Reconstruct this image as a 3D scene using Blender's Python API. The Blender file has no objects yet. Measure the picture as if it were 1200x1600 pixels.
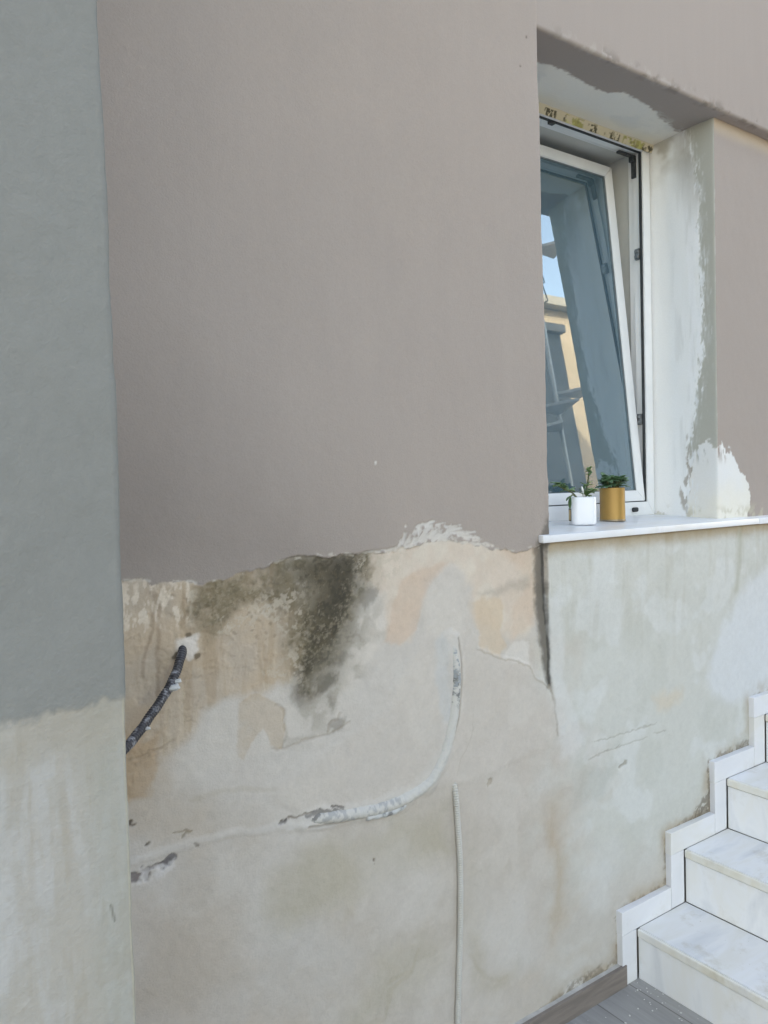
import bpy, bmesh, math, random
import numpy as np
from mathutils import Vector, Matrix

scene = bpy.context.scene
COL = scene.collection
random.seed(7)

# ------------------------------------------------------------------ camera
F_PX = 1185.5                       # focal length in photo pixels (photo 1200 x 1600)
YAW, PITCH, ROLL = [math.radians(a) for a in (34.41, -1.878, 1.509)]
CAM = np.array([0.0, -1.5, 1.56])


def cam_axes():
    f = np.array([math.sin(YAW) * math.cos(PITCH), math.cos(YAW) * math.cos(PITCH), math.sin(PITCH)])
    r = np.array([math.cos(YAW), -math.sin(YAW), 0.0])
    d = -np.cross(r, f)
    c, s = math.cos(ROLL), math.sin(ROLL)
    return c * r + s * d, -s * r + c * d, f


RIGHT, DOWN, FWD = cam_axes()
cd = bpy.data.cameras.new('camera')
cam = bpy.data.objects.new('camera', cd)
COL.objects.link(cam)
cd.sensor_fit = 'VERTICAL'
cd.sensor_height = 36.0
cd.lens = F_PX / 1600.0 * 36.0
cd.clip_start, cd.clip_end = 0.05, 2000.0
m = Matrix.Identity(4)
for i in range(3):
    m[i][0], m[i][1], m[i][2], m[i][3] = RIGHT[i], -DOWN[i], -FWD[i], CAM[i]
cam.matrix_world = m
scene.camera = cam

# ------------------------------------------------------------------ sky, sun, exposure
SUN_EL, SUN_AZ = math.radians(30), math.radians(-30)
world = bpy.data.worlds.new('World')
scene.world = world
world.use_nodes = True
wn = world.node_tree
sky = wn.nodes.new('ShaderNodeTexSky')
sky.sky_type = 'NISHITA'
sky.sun_disc = False
sky.sun_elevation = SUN_EL
sky.sun_rotation = SUN_AZ
sky.dust_density = 2.5
sky.ozone_density = 0.7
wn.links.new(sky.outputs[0], wn.nodes['Background'].inputs[0])
wn.nodes['Background'].inputs[1].default_value = 0.15
sl = bpy.data.lights.new('sun', 'SUN')
sl.energy = 2.2
sl.angle = math.radians(0.5)
sl.color = (1.0, 0.93, 0.82)
sun = bpy.data.objects.new('sun', sl)
COL.objects.link(sun)
sd = Vector((math.sin(SUN_AZ) * math.cos(SUN_EL), math.cos(SUN_AZ) * math.cos(SUN_EL), math.sin(SUN_EL)))
sun.rotation_euler = sd.to_track_quat('Z', 'Y').to_euler()
sun.location = (0, 20, 20)
vs = scene.view_settings
vs.view_transform = 'Standard'
vs.look = 'None'
vs.gamma = 1.0
vs.exposure = 2.85
vs.use_white_balance = True           # the phone balanced for open shade
vs.white_balance_temperature = 9300
vs.white_balance_tint = 13


# ------------------------------------------------------------------ helpers
def ray(px, py):
    return RIGHT * ((px - 600) / F_PX) + DOWN * ((py - 800) / F_PX) + FWD


def at(px, py, Y=0.0):
    """a point of the photo on the vertical plane y = Y (the facade and planes parallel to it)"""
    d = ray(px, py)
    return CAM + d * ((Y - CAM[1]) / d[1])


def lin(r, g, b):
    return tuple(((c / 255) / 12.92 if c / 255 < 0.04045 else ((c / 255 + 0.055) / 1.055) ** 2.4) for c in (r, g, b))


def set_props(o, label=None, cat=None, group=None, kind=None):
    if label: o['label'] = label
    if cat: o['category'] = cat
    if group: o['group'] = group
    if kind: o['kind'] = kind
    return o


def thing(name, label, cat, loc=(0, 0, 0), rz=0.0, group=None):
    o = bpy.data.objects.new(name, None)
    o.empty_display_size = 0.1
    o.location = loc
    o.rotation_euler = (0, 0, rz)
    COL.objects.link(o)
    return set_props(o, label, cat, group)


def obj(name, me, mat=None, parent=None):
    """link a mesh (or a bmesh) as ONE object; vertices are in world space unless the parent moves"""
    if isinstance(me, bmesh.types.BMesh):
        bm = me
        me = bpy.data.meshes.new(name)
        bmesh.ops.recalc_face_normals(bm, faces=bm.faces)
        bm.to_mesh(me)
        bm.free()
    o = bpy.data.objects.new(name, me)
    COL.objects.link(o)
    if mat: me.materials.append(mat)
    if parent: o.parent = parent
    return o


def smooth(o, ang=None):
    for p in o.data.polygons: p.use_smooth = True
    if ang is not None:
        try:
            o.data.set_sharp_from_angle(angle=math.radians(ang))
        except Exception:
            pass
    return o


def bx(bm, x0, x1, y0, y1, z0, z1, bevel=0.0, seg=2, mat=None):
    vs_ = [bm.verts.new(p) for p in ((x0, y0, z0), (x1, y0, z0), (x1, y1, z0), (x0, y1, z0),
                                     (x0, y0, z1), (x1, y0, z1), (x1, y1, z1), (x0, y1, z1))]
    if mat is not None:
        for v in vs_: v.co = mat @ v.co
    fs = [bm.faces.new([vs_[i] for i in q]) for q in ((0, 3, 2, 1), (4, 5, 6, 7), (0, 1, 5, 4), (1, 2, 6, 5), (2, 3, 7, 6), (3, 0, 4, 7))]
    if bevel > 0:
        es = list({e for f in fs for e in f.edges})
        bmesh.ops.bevel(bm, geom=es, offset=bevel, segments=seg, profile=0.5, affect='EDGES')
    return bm


def box_obj(name, x0, x1, y0, y1, z0, z1, mat, parent=None, bevel=0.0, mtx=None):
    bm = bmesh.new()
    bx(bm, x0, x1, y0, y1, z0, z1, bevel, mat=mtx)
    return obj(name, bm, mat, parent)


def prism(bm, pts, z0, z1):
    a = [bm.verts.new((p[0], p[1], z0)) for p in pts]
    b = [bm.verts.new((p[0], p[1], z1)) for p in pts]
    n = len(pts)
    bm.faces.new(a[::-1]); bm.faces.new(b)
    for i in range(n): bm.faces.new((a[i], a[(i + 1) % n], b[(i + 1) % n], b[i]))
    return bm


def spline(pts, n):
    """Catmull-Rom through 3-D points"""
    P = [np.array(p, float) for p in pts]
    P = [2 * P[0] - P[1]] + P + [2 * P[-1] - P[-2]]
    out = []
    k = len(P) - 3
    for i in range(n + 1):
        t = i / n * k
        j = min(int(t), k - 1)
        t -= j
        a, b, c, d = P[j:j + 4]
        out.append(0.5 * (2 * b + (c - a) * t + (2 * a - 5 * b + 4 * c - d) * t * t + (3 * b - a - 3 * c + d) * t ** 3))
    return out


def tube(bm, path, rad, seg=14, cap=True):
    """rad: a number or a function of (fraction along, angle, length along)"""
    path = [Vector(p) for p in path]
    rings, L = [], 0.0
    up = Vector((0, 1, 0.01)).normalized()
    for i, p in enumerate(path):
        t = (path[min(i + 1, len(path) - 1)] - path[max(i - 1, 0)]).normalized()
        u = t.cross(up).normalized()
        v = u.cross(t).normalized()
        if i: L += (p - path[i - 1]).length
        ring = []
        for k in range(seg):
            a = 2 * math.pi * k / seg
            r = rad(i / (len(path) - 1), a, L) if callable(rad) else rad
            ring.append(bm.verts.new(p + (u * math.cos(a) + v * math.sin(a)) * r))
        rings.append(ring)
    for a, b in zip(rings, rings[1:]):
        for k in range(seg):
            bm.faces.new((a[k], a[(k + 1) % seg], b[(k + 1) % seg], b[k]))
    if cap:
        bm.faces.new(rings[0][::-1]); bm.faces.new(rings[-1])
    return bm


# ------------------------------------------------------------------ numpy noise and masks (metres on the wall)
def _hash(ix, iy, seed):
    n = (ix.astype(np.int64) * 374761393 + iy.astype(np.int64) * 668265263 + seed * 974634777) & 0xFFFFFFFF
    n = ((n ^ (n >> 13)) * 1274126177) & 0xFFFFFFFF
    n = (n ^ (n >> 16)) & 0xFFFFFFFF
    return n / 4294967295.0


def vnoise(x, y, seed):
    ix, iy = np.floor(x), np.floor(y)
    fx, fy = x - ix, y - iy
    fx = fx * fx * fx * (fx * (fx * 6 - 15) + 10)
    fy = fy * fy * fy * (fy * (fy * 6 - 15) + 10)
    a, b = _hash(ix, iy, seed), _hash(ix + 1, iy, seed)
    c, d = _hash(ix, iy + 1, seed), _hash(ix + 1, iy + 1, seed)
    return (a * (1 - fx) + b * fx) * (1 - fy) + (c * (1 - fx) + d * fx) * fy


def fbm(x, y, scale, seed, octv=4, gain=0.5):
    """mean about 0.5; scale = size of the largest feature in metres"""
    s, amp, tot = 0.0, 1.0, 0.0
    fx = 1.0 / scale
    for o in range(octv):
        a = 0.6 * o + seed
        ca, sa = math.cos(a), math.sin(a)
        s = s + amp * vnoise((x * ca - y * sa) * fx + 17.3 * o, (x * sa + y * ca) * fx - 9.1 * o, seed * 31 + o)
        tot += amp
        amp *= gain
        fx *= 2.03
    return s / tot


def sst(a, b, v):
    t = np.clip((v - a) / (b - a), 0, 1)
    return t * t * (3 - 2 * t)


def seg_dist(X, Z, pts):
    """distance to a polyline and the fraction along it"""
    best = np.full(X.shape, 9.0)
    frac = np.zeros(X.shape)
    n = len(pts) - 1
    for i in range(n):
        ax, az = pts[i]
        bx_, bz = pts[i + 1]
        dx, dz = bx_ - ax, bz - az
        t = np.clip(((X - ax) * dx + (Z - az) * dz) / (dx * dx + dz * dz + 1e-12), 0, 1)
        d = np.hypot(X - ax - t * dx, Z - az - t * dz)
        k = d < best
        best = np.where(k, d, best)
        frac = np.where(k, (i + t) / n, frac)
    return best, frac


def poly_sd(X, Z, pts):
    """signed distance, positive inside"""
    d, _ = seg_dist(X, Z, list(pts) + [pts[0]])
    inside = np.zeros(X.shape, bool)
    n = len(pts)
    for i in range(n):
        x1, z1 = pts[i]
        x2, z2 = pts[(i + 1) % n]
        if z1 == z2: continue
        c = (z1 > Z) != (z2 > Z)
        inside ^= c & (X < (x2 - x1) * (Z - z1) / (z2 - z1) + x1)
    return np.where(inside, d, -d)


class Painter:
    """albedo and relief of one plastered surface, in metres along (X) and up (Z)"""

    def __init__(s, X, Z, base):
        s.X, s.Z = X, Z
        s.col = np.tile(np.array(base, float), (len(X), 1))
        s.h = np.zeros(len(X))

    def box(s, pts, pad):
        p = np.array(pts)
        return np.where((s.X > p[:, 0].min() - pad) & (s.X < p[:, 0].max() + pad) &
                        (s.Z > p[:, 1].min() - pad) & (s.Z < p[:, 1].max() + pad))[0]

    def poly(s, pts, soft, warp=0.0, wscale=0.03, seed=1):
        ii = s.box(pts, 0.06 + soft * 1.5 + warp)
        M = np.zeros(len(s.X))
        if not len(ii): return M
        X, Z = s.X[ii], s.Z[ii]
        if warp:
            X2 = X + (fbm(X, Z, wscale, seed, 4, 0.6) - 0.5) * 2 * warp
            Z2 = Z + (fbm(X, Z, wscale, seed + 50, 4, 0.6) - 0.5) * 2 * warp
        else: X2, Z2 = X, Z
        M[ii] = sst(-soft, soft, poly_sd(X2, Z2, pts))
        return M

    def line(s, pts, width, soft, warp=0.0, wscale=0.03, seed=1, taper=False):
        ii = s.box(pts, 0.04 + width + soft + warp)
        M = np.zeros(len(s.X))
        if not len(ii): return M
        X, Z = s.X[ii], s.Z[ii]
        X2 = X + (fbm(X, Z, wscale, seed, 3) - 0.5) * 2 * warp
        Z2 = Z + (fbm(X, Z, wscale, seed + 50, 3) - 0.5) * 2 * warp
        d, f = seg_dist(X2, Z2, pts)
        w = width * (np.clip(np.minimum(f, 1 - f) * 6, 0.15, 1) if taper else 1.0)
        M[ii] = 1 - sst(w, w + soft, d)
        return M

    def mix(s, M, c, k=1.0):
        M = (M * k)[:, None]
        s.col = s.col * (1 - M) + np.array(c) * M

    def mul(s, M, k):
        s.col = s.col * (1 - M[:, None] * (1 - np.array(k)))


def W(pts, Y=0.0):
    return [tuple(at(px, py, Y)[[0, 2]]) for px, py in pts]


TAUPE = lin(163, 152, 145)
PLASTER = lin(188, 182, 174)
WHITE = lin(203, 203, 200)
PALE = lin(195, 193, 187)
TAN = lin(178, 164, 147)
MOLD = lin(82, 76, 62)
OLIVE = lin(118, 108, 86)
PEACH = lin(203, 180, 156)


def paint_facade(X, Z, panel=True):
    P = Painter(X, Z, PLASTER)
    N = len(X)
    n_big = fbm(X, Z, 0.30, 3, 4)
    n_mid = fbm(X, Z, 0.09, 5, 4)
    n_fine = fbm(X, Z, 0.018, 8, 3)
    n_hair = fbm(X, Z, 0.007, 9, 2)
    streak = fbm(X * 5.0, Z * 0.6, 0.12, 11, 4)
    joint_k = sst(1.02, 1.20, Z + (fbm(X, Z, 0.1, 12, 3) - 0.5) * 0.1)
    right = sst(1.568, 1.580, X) * joint_k + (1 - joint_k) * sst(1.40, 1.80, X + (fbm(X, Z, 0.12, 13, 4) - 0.5) * 0.5)
    # broad tones of the old skim coat
    P.mix(sst(0.42, 0.62, n_big), lin(181, 175, 166), 0.55)
    P.mix(sst(0.50, 0.66, n_mid), lin(196, 192, 185), 0.45)
    P.mix(sst(0.52, 0.70, fbm(X, Z, 0.2, 21, 4)), lin(183, 171, 156), 0.45)
    P.mix(sst(0.55, 0.7, fbm(X, Z, 0.35, 22, 3)), lin(197, 195, 191), 0.5)
    # right of the window: greyish green skim
    g = right * sst(0.25, 0.55, Z)
    P.mix(g, lin(197, 198, 192), 0.8)
    P.mix(g * sst(0.50, 0.68, fbm(X, Z, 0.16, 23, 4)), lin(187, 187, 179), 0.5)
    P.mix(g * sst(0.52, 0.66, fbm(X, Z, 0.12, 24, 4)), lin(206, 207, 205), 0.5)
    P.mix(right * sst(0.5, 0.75, streak) * sst(0.8, 1.3, Z), lin(172, 167, 152), 0.25)
    # soft damp clouds in the lower left part
    for pts, c, k in (
            ([(470, 1330), (560, 1310), (690, 1270), (700, 1330), (600, 1380), (560, 1420), (470, 1440), (420, 1470), (400, 1430)], lin(170, 163, 144), 0.6),
            ([(590, 1500), (660, 1470), (690, 1500), (640, 1530), (610, 1570), (570, 1600), (540, 1590)], lin(172, 166, 150), 0.55),
            ([(205, 1400), (330, 1420), (380, 1500), (300, 1600), (207, 1600)], lin(182, 172, 160), 0.6),
            ([(730, 1330), (745, 1300), (750, 1480), (740, 1560), (725, 1500)], lin(178, 172, 160), 0.55),
            ([(740, 1490), (760, 1530), (800, 1520), (790, 1540), (750, 1550)], lin(168, 160, 142), 0.6),
            ([(540, 1330), (640, 1320), (690, 1400), (640, 1450), (560, 1400)], lin(195, 192, 187), 0.5),
            ([(400, 1440), (520, 1430), (560, 1500), (500, 1590), (380, 1560)], lin(190, 188, 184), 0.5),
            ([(860, 1250), (885, 1240), (880, 1420), (870, 1460)], lin(176, 160, 140), 0.5),
            ([(870, 1300), (880, 1290), (882, 1400), (875, 1420)], lin(165, 140, 112), 0.4),
            ([(915, 1350), (960, 1310), (985, 1330), (955, 1400), (925, 1420)], lin(203, 202, 199), 0.5)):
        P.mix(P.poly(W(pts), 0.05, 0.05, 0.12, 31), c, k)
    # edges of old wash lines (thin tide marks)
    for pts in ([(640, 1520), (612, 1545), (600, 1590), (575, 1600)], [(655, 1485), (640, 1515), (610, 1530)],
                [(735, 1490), (752, 1520), (770, 1530), (790, 1525)], [(300, 1250), (380, 1230), (430, 1235)]):
        P.mix(P.line(W(pts), 0.002, 0.008, 0.01, 0.05, 5), lin(164, 154, 134), 0.25)

    # ---------------- stained, flaking band under the paint (left)
    tan = P.poly(W([(180, 900), (300, 905), (440, 870), (485, 960), (470, 1020), (452, 1060), (400, 1085), (352, 1092), (318, 1110),
                    (296, 1150), (255, 1180), (222, 1205), (212, 1250), (180, 1260)]), 0.016, 0.018, 0.06, 41)
    P.mix(tan, TAN, 0.82)
    P.mix(tan * sst(0.45, 0.65, fbm(X * 3.2, Z * 0.5, 0.08, 40, 4, 0.6)), lin(194, 181, 163), 0.55)
    P.mix(tan * sst(0.45, 0.7, n_mid), lin(186, 168, 146), 0.6)
    P.mix(tan * sst(0.5, 0.72, streak), lin(160, 140, 114), 0.4)
    P.mix(P.poly(W([(185, 1150), (215, 1160), (250, 1140), (245, 1190), (232, 1245), (200, 1252), (185, 1250)]), 0.010, 0.012, 0.03, 42), lin(172, 148, 120), 0.65)
    t2 = P.poly(W([(372, 1098), (400, 1080), (445, 1108), (446, 1150), (437, 1170), (428, 1168), (412, 1140), (398, 1152), (382, 1190), (370, 1182), (373, 1130)]), 0.003, 0.008, 0.03, 43)
    P.mix(t2 * sst(0.30, 0.55, n_mid), lin(184, 170, 152), 0.65)
    # whitish flaked streaks near the pier
    fl = P.poly(W([(185, 905), (305, 905), (300, 960), (270, 985), (235, 975), (200, 1000), (185, 1000)]), 0.02, 0.02, 0.05, 44)
    P.mix(fl * sst(0.47, 0.60, fbm(X * 2.2, Z * 0.9, 0.02, 45, 4)), lin(212, 202, 187), 0.9)
    P.mix(fl * sst(0.52, 0.72, streak), lin(152, 133, 112), 0.5)
    for pts in ([(240, 930), (238, 980), (228, 1010), (222, 1060)], [(247, 940), (247, 1000), (245, 1060), (246, 1085)]):
        P.mix(P.line(W(pts), 0.0005, 0.006, 0.006, 0.03, 46), lin(128, 108, 88), 0.4)
    # pale new plaster below it
    pale = P.poly(W([(320, 1112), (352, 1092), (400, 1086), (440, 1078), (462, 1100), (500, 1085), (540, 1010), (560, 960), (610, 930), (602, 1000), (560, 1060),
                     (540, 1130), (440, 1170), (380, 1190), (300, 1220), (270, 1240), (262, 1200), (300, 1160)]), 0.02, 0.02, 0.06, 47)
    P.mix(pale * (1 - t2), lin(196, 192, 185), 0.7)
    # upper right warm band
    warm = P.poly(W([(560, 865), (690, 838), (840, 852), (838, 960), (826, 985), (800, 1000), (730, 960), (735, 920), (700, 880), (665, 910), (640, 1000), (600, 1000), (600, 930), (560, 900)]), 0.02, 0.02, 0.06, 48)
    P.mix(warm, lin(207, 192, 176), 0.7)
    P.mix(warm * sst(0.5, 0.7, n_mid), lin(206, 200, 188), 0.6)
    P.mix(P.poly(W([(628, 905), (655, 890), (700, 878), (672, 915), (657, 950), (650, 985), (625, 1008), (603, 1002), (612, 955)]), 0.006, 0.010, 0.03, 49), lin(199, 178, 160), 0.62)
    P.mix(P.poly(W([(734, 940), (752, 934), (782, 938), (788, 950), (782, 985), (792, 1008), (780, 1026), (765, 1016), (748, 1012), (747, 985), (733, 962)]), 0.006, 0.012, 0.03, 50), lin(200, 180, 155), 0.6)
    P.mix(P.poly(W([(800, 950), (815, 930), (830, 900), (838, 930), (832, 975), (800, 1000)]), 0.012, 0.015, 0.04, 51), lin(200, 179, 160), 0.5)
    P.mix(P.poly(W([(745, 925), (790, 912), (830, 900), (826, 915), (780, 930)]), 0.012, 0.012, 0.03, 52), lin(160, 152, 142), 0.5)
    P.mix(P.poly(W([(800, 1005), (825, 998), (828, 1038), (800, 1034), (785, 1025)]), 0.005, 0.010, 0.03, 53), lin(206, 203, 197), 0.8)

    # fresh tongue of plaster over the buried pipe
    tongue_pts = W([(652, 1010), (662, 940), (672, 912), (700, 884), (722, 894), (738, 940), (748, 1015), (790, 1030), (830, 1045), (852, 1075), (880, 1150),
                    (760, 1215), (700, 1225), (640, 1240), (560, 1262), (470, 1275), (420, 1240), (500, 1180), (600, 1110)])
    tongue = P.poly(tongue_pts, 0.014, 0.012, 0.05, 54)
    P.mix(tongue, lin(192, 187, 180), 0.7)
    P.mix(tongue * sst(0.5, 0.68, fbm(X, Z, 0.11, 55, 4)), lin(198, 194, 187), 0.5)
    P.h += tongue * 0.0018
    P.mix(P.poly(W([(665, 935), (690, 905), (715, 912), (728, 960), (712, 1000), (690, 1010), (668, 990)]), 0.02, 0.015, 0.04, 56), lin(202, 198, 191), 0.6)
    P.mix(P.poly(W([(560, 960), (605, 930), (600, 1000), (570, 1040), (545, 1080), (525, 1090), (540, 1020)]), 0.012, 0.016, 0.04, 57), lin(204, 199, 191), 0.6)

    # ---------------- mould
    P.h += (tan * sst(0.50, 0.56, fbm(X, Z, 0.03, 57, 4, 0.6))) * 0.0012
    halo = P.poly(W([(310, 918), (440, 874), (560, 862), (590, 862), (580, 905), (552, 950), (540, 1010), (505, 1060), (470, 1095), (455, 1020), (468, 950), (430, 935), (370, 950), (320, 990), (300, 950)]), 0.025, 0.03, 0.06, 60)
    P.mix(halo * sst(0.30, 0.62, n_mid * 0.6 + n_fine * 0.4), OLIVE, 0.84)
    smoke = P.poly(W([(415, 878), (500, 866), (560, 880), (550, 960), (530, 1010), (500, 1060), (470, 1075), (450, 1040), (452, 980), (425, 930)]), 0.045, 0.03, 0.08, 59)
    P.mix(smoke, lin(100, 92, 73), 0.74)
    core = P.poly(W([(470, 876), (560, 862), (578, 872), (560, 905), (549, 945), (546, 975), (528, 1008), (505, 1045), (486, 1068), (474, 1096), (464, 1085), (470, 1045), (486, 1005), (478, 960), (498, 918), (470, 900)]), 0.028, 0.022, 0.05, 61)
    P.mix(core, MOLD, 0.74)
    low_ = P.poly(W([(560, 880), (585, 900), (575, 960), (555, 1010), (540, 1060), (510, 1100), (480, 1110), (480, 1060), (520, 1010)]), 0.04, 0.03, 0.07, 58)
    P.mix(low_, lin(132, 127, 114), 0.5)
    P.mix(core * sst(0.48, 0.62, n_fine * 0.6 + n_hair * 0.4), lin(62, 59, 52), 0.45)
    P.mix(P.poly(W([(520, 875), (556, 870), (548, 930), (530, 975), (515, 1010), (508, 960)]), 0.02, 0.02, 0.04, 62), lin(62, 59, 52), 0.55)
    P.mix((halo * 0.8 + core * 0.5).clip(0, 1) * sst(0.52, 0.68, n_hair * 0.7 + n_fine * 0.3), lin(66, 61, 52), 0.32)
    P.mix((halo + core * 0.3).clip(0, 1) * sst(0.52, 0.72, fbm(X, Z, 0.007, 63, 4, 0.7) * 0.7 + n_mid * 0.3), lin(168, 158, 140), 0.36)
    # grey patch beside the core and blots below
    for pts, k in (([(566, 918), (590, 915), (592, 935), (570, 950), (560, 940)], 0.5), ([(495, 1062), (512, 1050), (528, 1048), (526, 1062), (505, 1080), (492, 1086)], 0.75),
                   ([(512, 1130), (525, 1118), (540, 1120), (538, 1135), (515, 1144)], 0.5), ([(535, 1015), (548, 1018), (540, 1035), (528, 1040)], 0.5),
                   ([(513, 1088), (520, 1088), (520, 1104), (514, 1104)], 0.55), ([(548, 1020), (553, 1020), (551, 1028)], 0.4)):
        P.mix(P.poly(W(pts), 0.008, 0.014, 0.02, 64), lin(104, 100, 90), k)
    P.mix(P.poly(W([(470, 1090), (560, 960), (600, 930), (590, 1000), (545, 1100), (480, 1160), (440, 1165)]), 0.04, 0.03, 0.06, 65) * sst(0.45, 0.66, fbm(X, Z, 0.035, 66, 4)), lin(150, 145, 134), 0.55)
    # white crumbling flakes in the band
    for pts, th in (([(395, 930), (470, 920), (478, 985), (440, 995), (395, 965)], 0.50), ([(420, 1040), (470, 1010), (475, 1060), (430, 1075), (410, 1060)], 0.50),
                    ([(330, 955), (420, 945), (400, 990), (330, 1000)], 0.58), ([(560, 870), (640, 855), (620, 900), (560, 920)], 0.52)):
        P.mix(P.poly(W(pts), 0.025, 0.02, 0.04, 67) * sst(th, th + 0.07, fbm(X, Z, 0.016, 68, 5, 0.7)), lin(188, 180, 166), 0.6)
    specks = P.poly(W([(300, 920), (560, 870), (560, 1000), (430, 1010), (300, 1000)]), 0.04, 0.02, 0.05, 69)
    P.mix(specks * sst(0.68, 0.78, fbm(X, Z, 0.010, 70, 2)), lin(96, 85, 68), 0.35)
    # chipped lines and holes
    for pts, w in (([(425, 1172), (440, 1168), (446, 1148), (443, 1110), (432, 1102)], 0.0008), ([(440, 1170), (480, 1155), (520, 1145), (545, 1130)], 0.0008),
                   ([(512, 1142), (514, 1130), (528, 1124), (532, 1115)], 0.002), ([(212, 1195), (230, 1182), (255, 1165), (270, 1160)], 0.0008),
                   ([(200, 1188), (220, 1184), (235, 1172)], 0.0012)):
        k = P.line(W(pts), w, 0.004, 0.006, 0.02, 71)
        P.mix(k, lin(140, 127, 110), 0.28)
        P.h -= k * 0.0012
    # relief lines of the plaster overlap
    edge = P.line(W([(745, 1015), (762, 1020), (778, 1030), (800, 1032), (828, 1042), (836, 1060), (856, 1074)]), 0.0006, 0.003, 0.006, 0.02, 72)
    P.mix(edge, lin(166, 155, 138), 0.4)
    P.h += P.line(W([(745, 1012), (762, 1017), (778, 1027), (800, 1029), (828, 1039), (836, 1057), (856, 1071)]), 0.002, 0.004, 0.006, 0.02, 72) * 0.0012
    crack2 = P.line(W([(738, 1115), (738, 1140), (732, 1162), (720, 1185), (714, 1212)]), 0.0003, 0.002, 0.004, 0.02, 73)
    P.mix(crack2, lin(166, 158, 146), 0.4)
    for pts in ([(920, 1186), (950, 1172), (975, 1165), (1012, 1152)], [(928, 1160), (970, 1148), (1000, 1138), (1026, 1130)], [(962, 1168), (968, 1163)], [(1020, 1146), (1040, 1142)]):
        k = P.line(W(pts), 0.0006, 0.003, 0.006, 0.015, 74, True)
        P.mix(k, lin(146, 140, 128), 0.45)
        P.h -= k * 0.0008
    # dark slot with broken skim above the curved pipe
    for pts, w, c in (([(480, 1274), (500, 1268), (515, 1270), (535, 1268)], 0.004, lin(72, 68, 66)), ([(498, 1275), (518, 1277), (536, 1275)], 0.004, lin(60, 56, 54)),
                      ([(438, 1288), (444, 1281)], 0.0025, lin(80, 74, 70)), ([(450, 1279), (470, 1275), (485, 1270)], 0.0012, lin(140, 132, 122)),
                      ([(518, 1261), (535, 1260)], 0.0015, lin(90, 84, 80)), ([(204, 1372), (216, 1372)], 0.006, lin(118, 112, 112)),
                      ([(228, 1362), (232, 1370)], 0.003, lin(125, 118, 116)), ([(222, 1360), (245, 1350), (262, 1346)], 0.003, lin(122, 116, 116)),
                      ([(256, 1350), (266, 1342)], 0.009, lin(112, 110, 112)), ([(204, 1287), (206, 1287)], 0.003, lin(90, 80, 70)), ([(228, 1322), (234, 1316)], 0.0015, lin(100, 94, 86)),
                      ([(275, 1300), (300, 1298), (282, 1310)], 0.0008, lin(150, 142, 128)), ([(303, 1323), (306, 1322)], 0.002, lin(120, 112, 104)),
                      ([(583, 1346), (584, 1346)], 0.002, lin(130, 120, 110)), ([(764, 1223), (766, 1222)], 0.006, lin(168, 160, 148)), ([(970, 1196), (978, 1192)], 0.005, lin(160, 156, 146))):
        k = P.line(W(pts), w, 0.004, 0.009, 0.014, 75)
        P.mix(k, c, 0.9)
        P.h -= k * 0.002
    pal = P.line(W([(206, 1375), (235, 1368), (275, 1345), (292, 1338)]), 0.010, 0.014, 0.012, 0.03, 76)
    P.mix(pal * sst(0.45, 0.6, n_fine), lin(205, 204, 203), 0.6)
    ridge = P.line(W([(205, 1345), (300, 1320), (360, 1303), (440, 1290), (520, 1290)]), 0.002, 0.012, 0.008, 0.06, 77)
    P.h += ridge * 0.0015
    P.mix(ridge, lin(198, 197, 194), 0.4)
    hol = P.line(W([(296, 1008), (296, 1010)]), 0.016, 0.012, 0.014, 0.03, 78)
    P.mix(hol, lin(212, 207, 200), 0.95)
    for q in ([(293, 992), (295, 991)], [(306, 1026), (310, 1025)], [(272, 1028), (276, 1022)]):
        P.mix(P.line(W(q), 0.003, 0.004, 0.004, 0.01, 79), lin(96, 84, 68), 0.8)
    # plaster bulge along the curved pipe, straight pipe groove shade is real relief
    cp = W(CURVED_PIPE)
    dc = P.line(cp, 0.012, 0.022, 0.010, 0.04, 80)
    P.h += dc * 0.004
    P.mix(dc, lin(199, 199, 196), 0.35)
    crease_shade = P.line(W([(px + (9 if k < 4 else 8 - k * 0.5), py + (0 if k < 4 else (k - 3) * 1.6)) for k, (px, py) in enumerate(CURVED_PIPE)]), 0.0012, 0.004, 0.002, 0.02, 119)
    P.mix(crease_shade, lin(140, 132, 122), 0.55)  # shadow line beside the pipe put into the colour, over a shallow groove
    P.h -= crease_shade * 0.002
    P.mix(P.line(W([(690, 1000), (690, 1040), (692, 1080), (700, 1120)]), 0.008, 0.02, 0.01, 0.03, 81), lin(188, 192, 192), 0.6)

    # ---------------- joint of the window panel: mould strip and step
    strip = P.poly(W([(832, 850), (842, 822), (852, 812), (856, 830), (850, 860), (850, 900), (852, 940), (858, 985), (860, 1040), (862, 1075), (854, 1072), (848, 1040), (842, 1000), (836, 950), (834, 900)]), 0.012, 0.008, 0.02, 82)
    P.mix(strip, lin(92, 88, 80), 0.85)
    P.mix(P.line(W([(846, 850), (848, 900), (851, 940), (856, 1000), (858, 1070)]), 0.002, 0.008, 0.003, 0.02, 83), lin(50, 49, 46), 0.75)
    P.mix(P.line(W([(858, 1070), (864, 1085), (868, 1110), (872, 1150)]), 0.001, 0.006, 0.006, 0.02, 84), lin(150, 140, 126), 0.7)
    P.mix(P.poly(W([(770, 850), (838, 848), (834, 905), (800, 880)]), 0.02, 0.015, 0.04, 85), lin(196, 172, 150), 0.5)
    # panel details
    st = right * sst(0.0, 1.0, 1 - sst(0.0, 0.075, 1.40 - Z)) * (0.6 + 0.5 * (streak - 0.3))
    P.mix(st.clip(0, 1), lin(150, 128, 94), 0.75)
    P.mix(right * (1 - sst(0.0, 0.055, 1.393 - Z + (fbm(X, Z, 0.05, 14, 4) - 0.5) * 0.03)), lin(160, 140, 110), 0.62)
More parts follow.
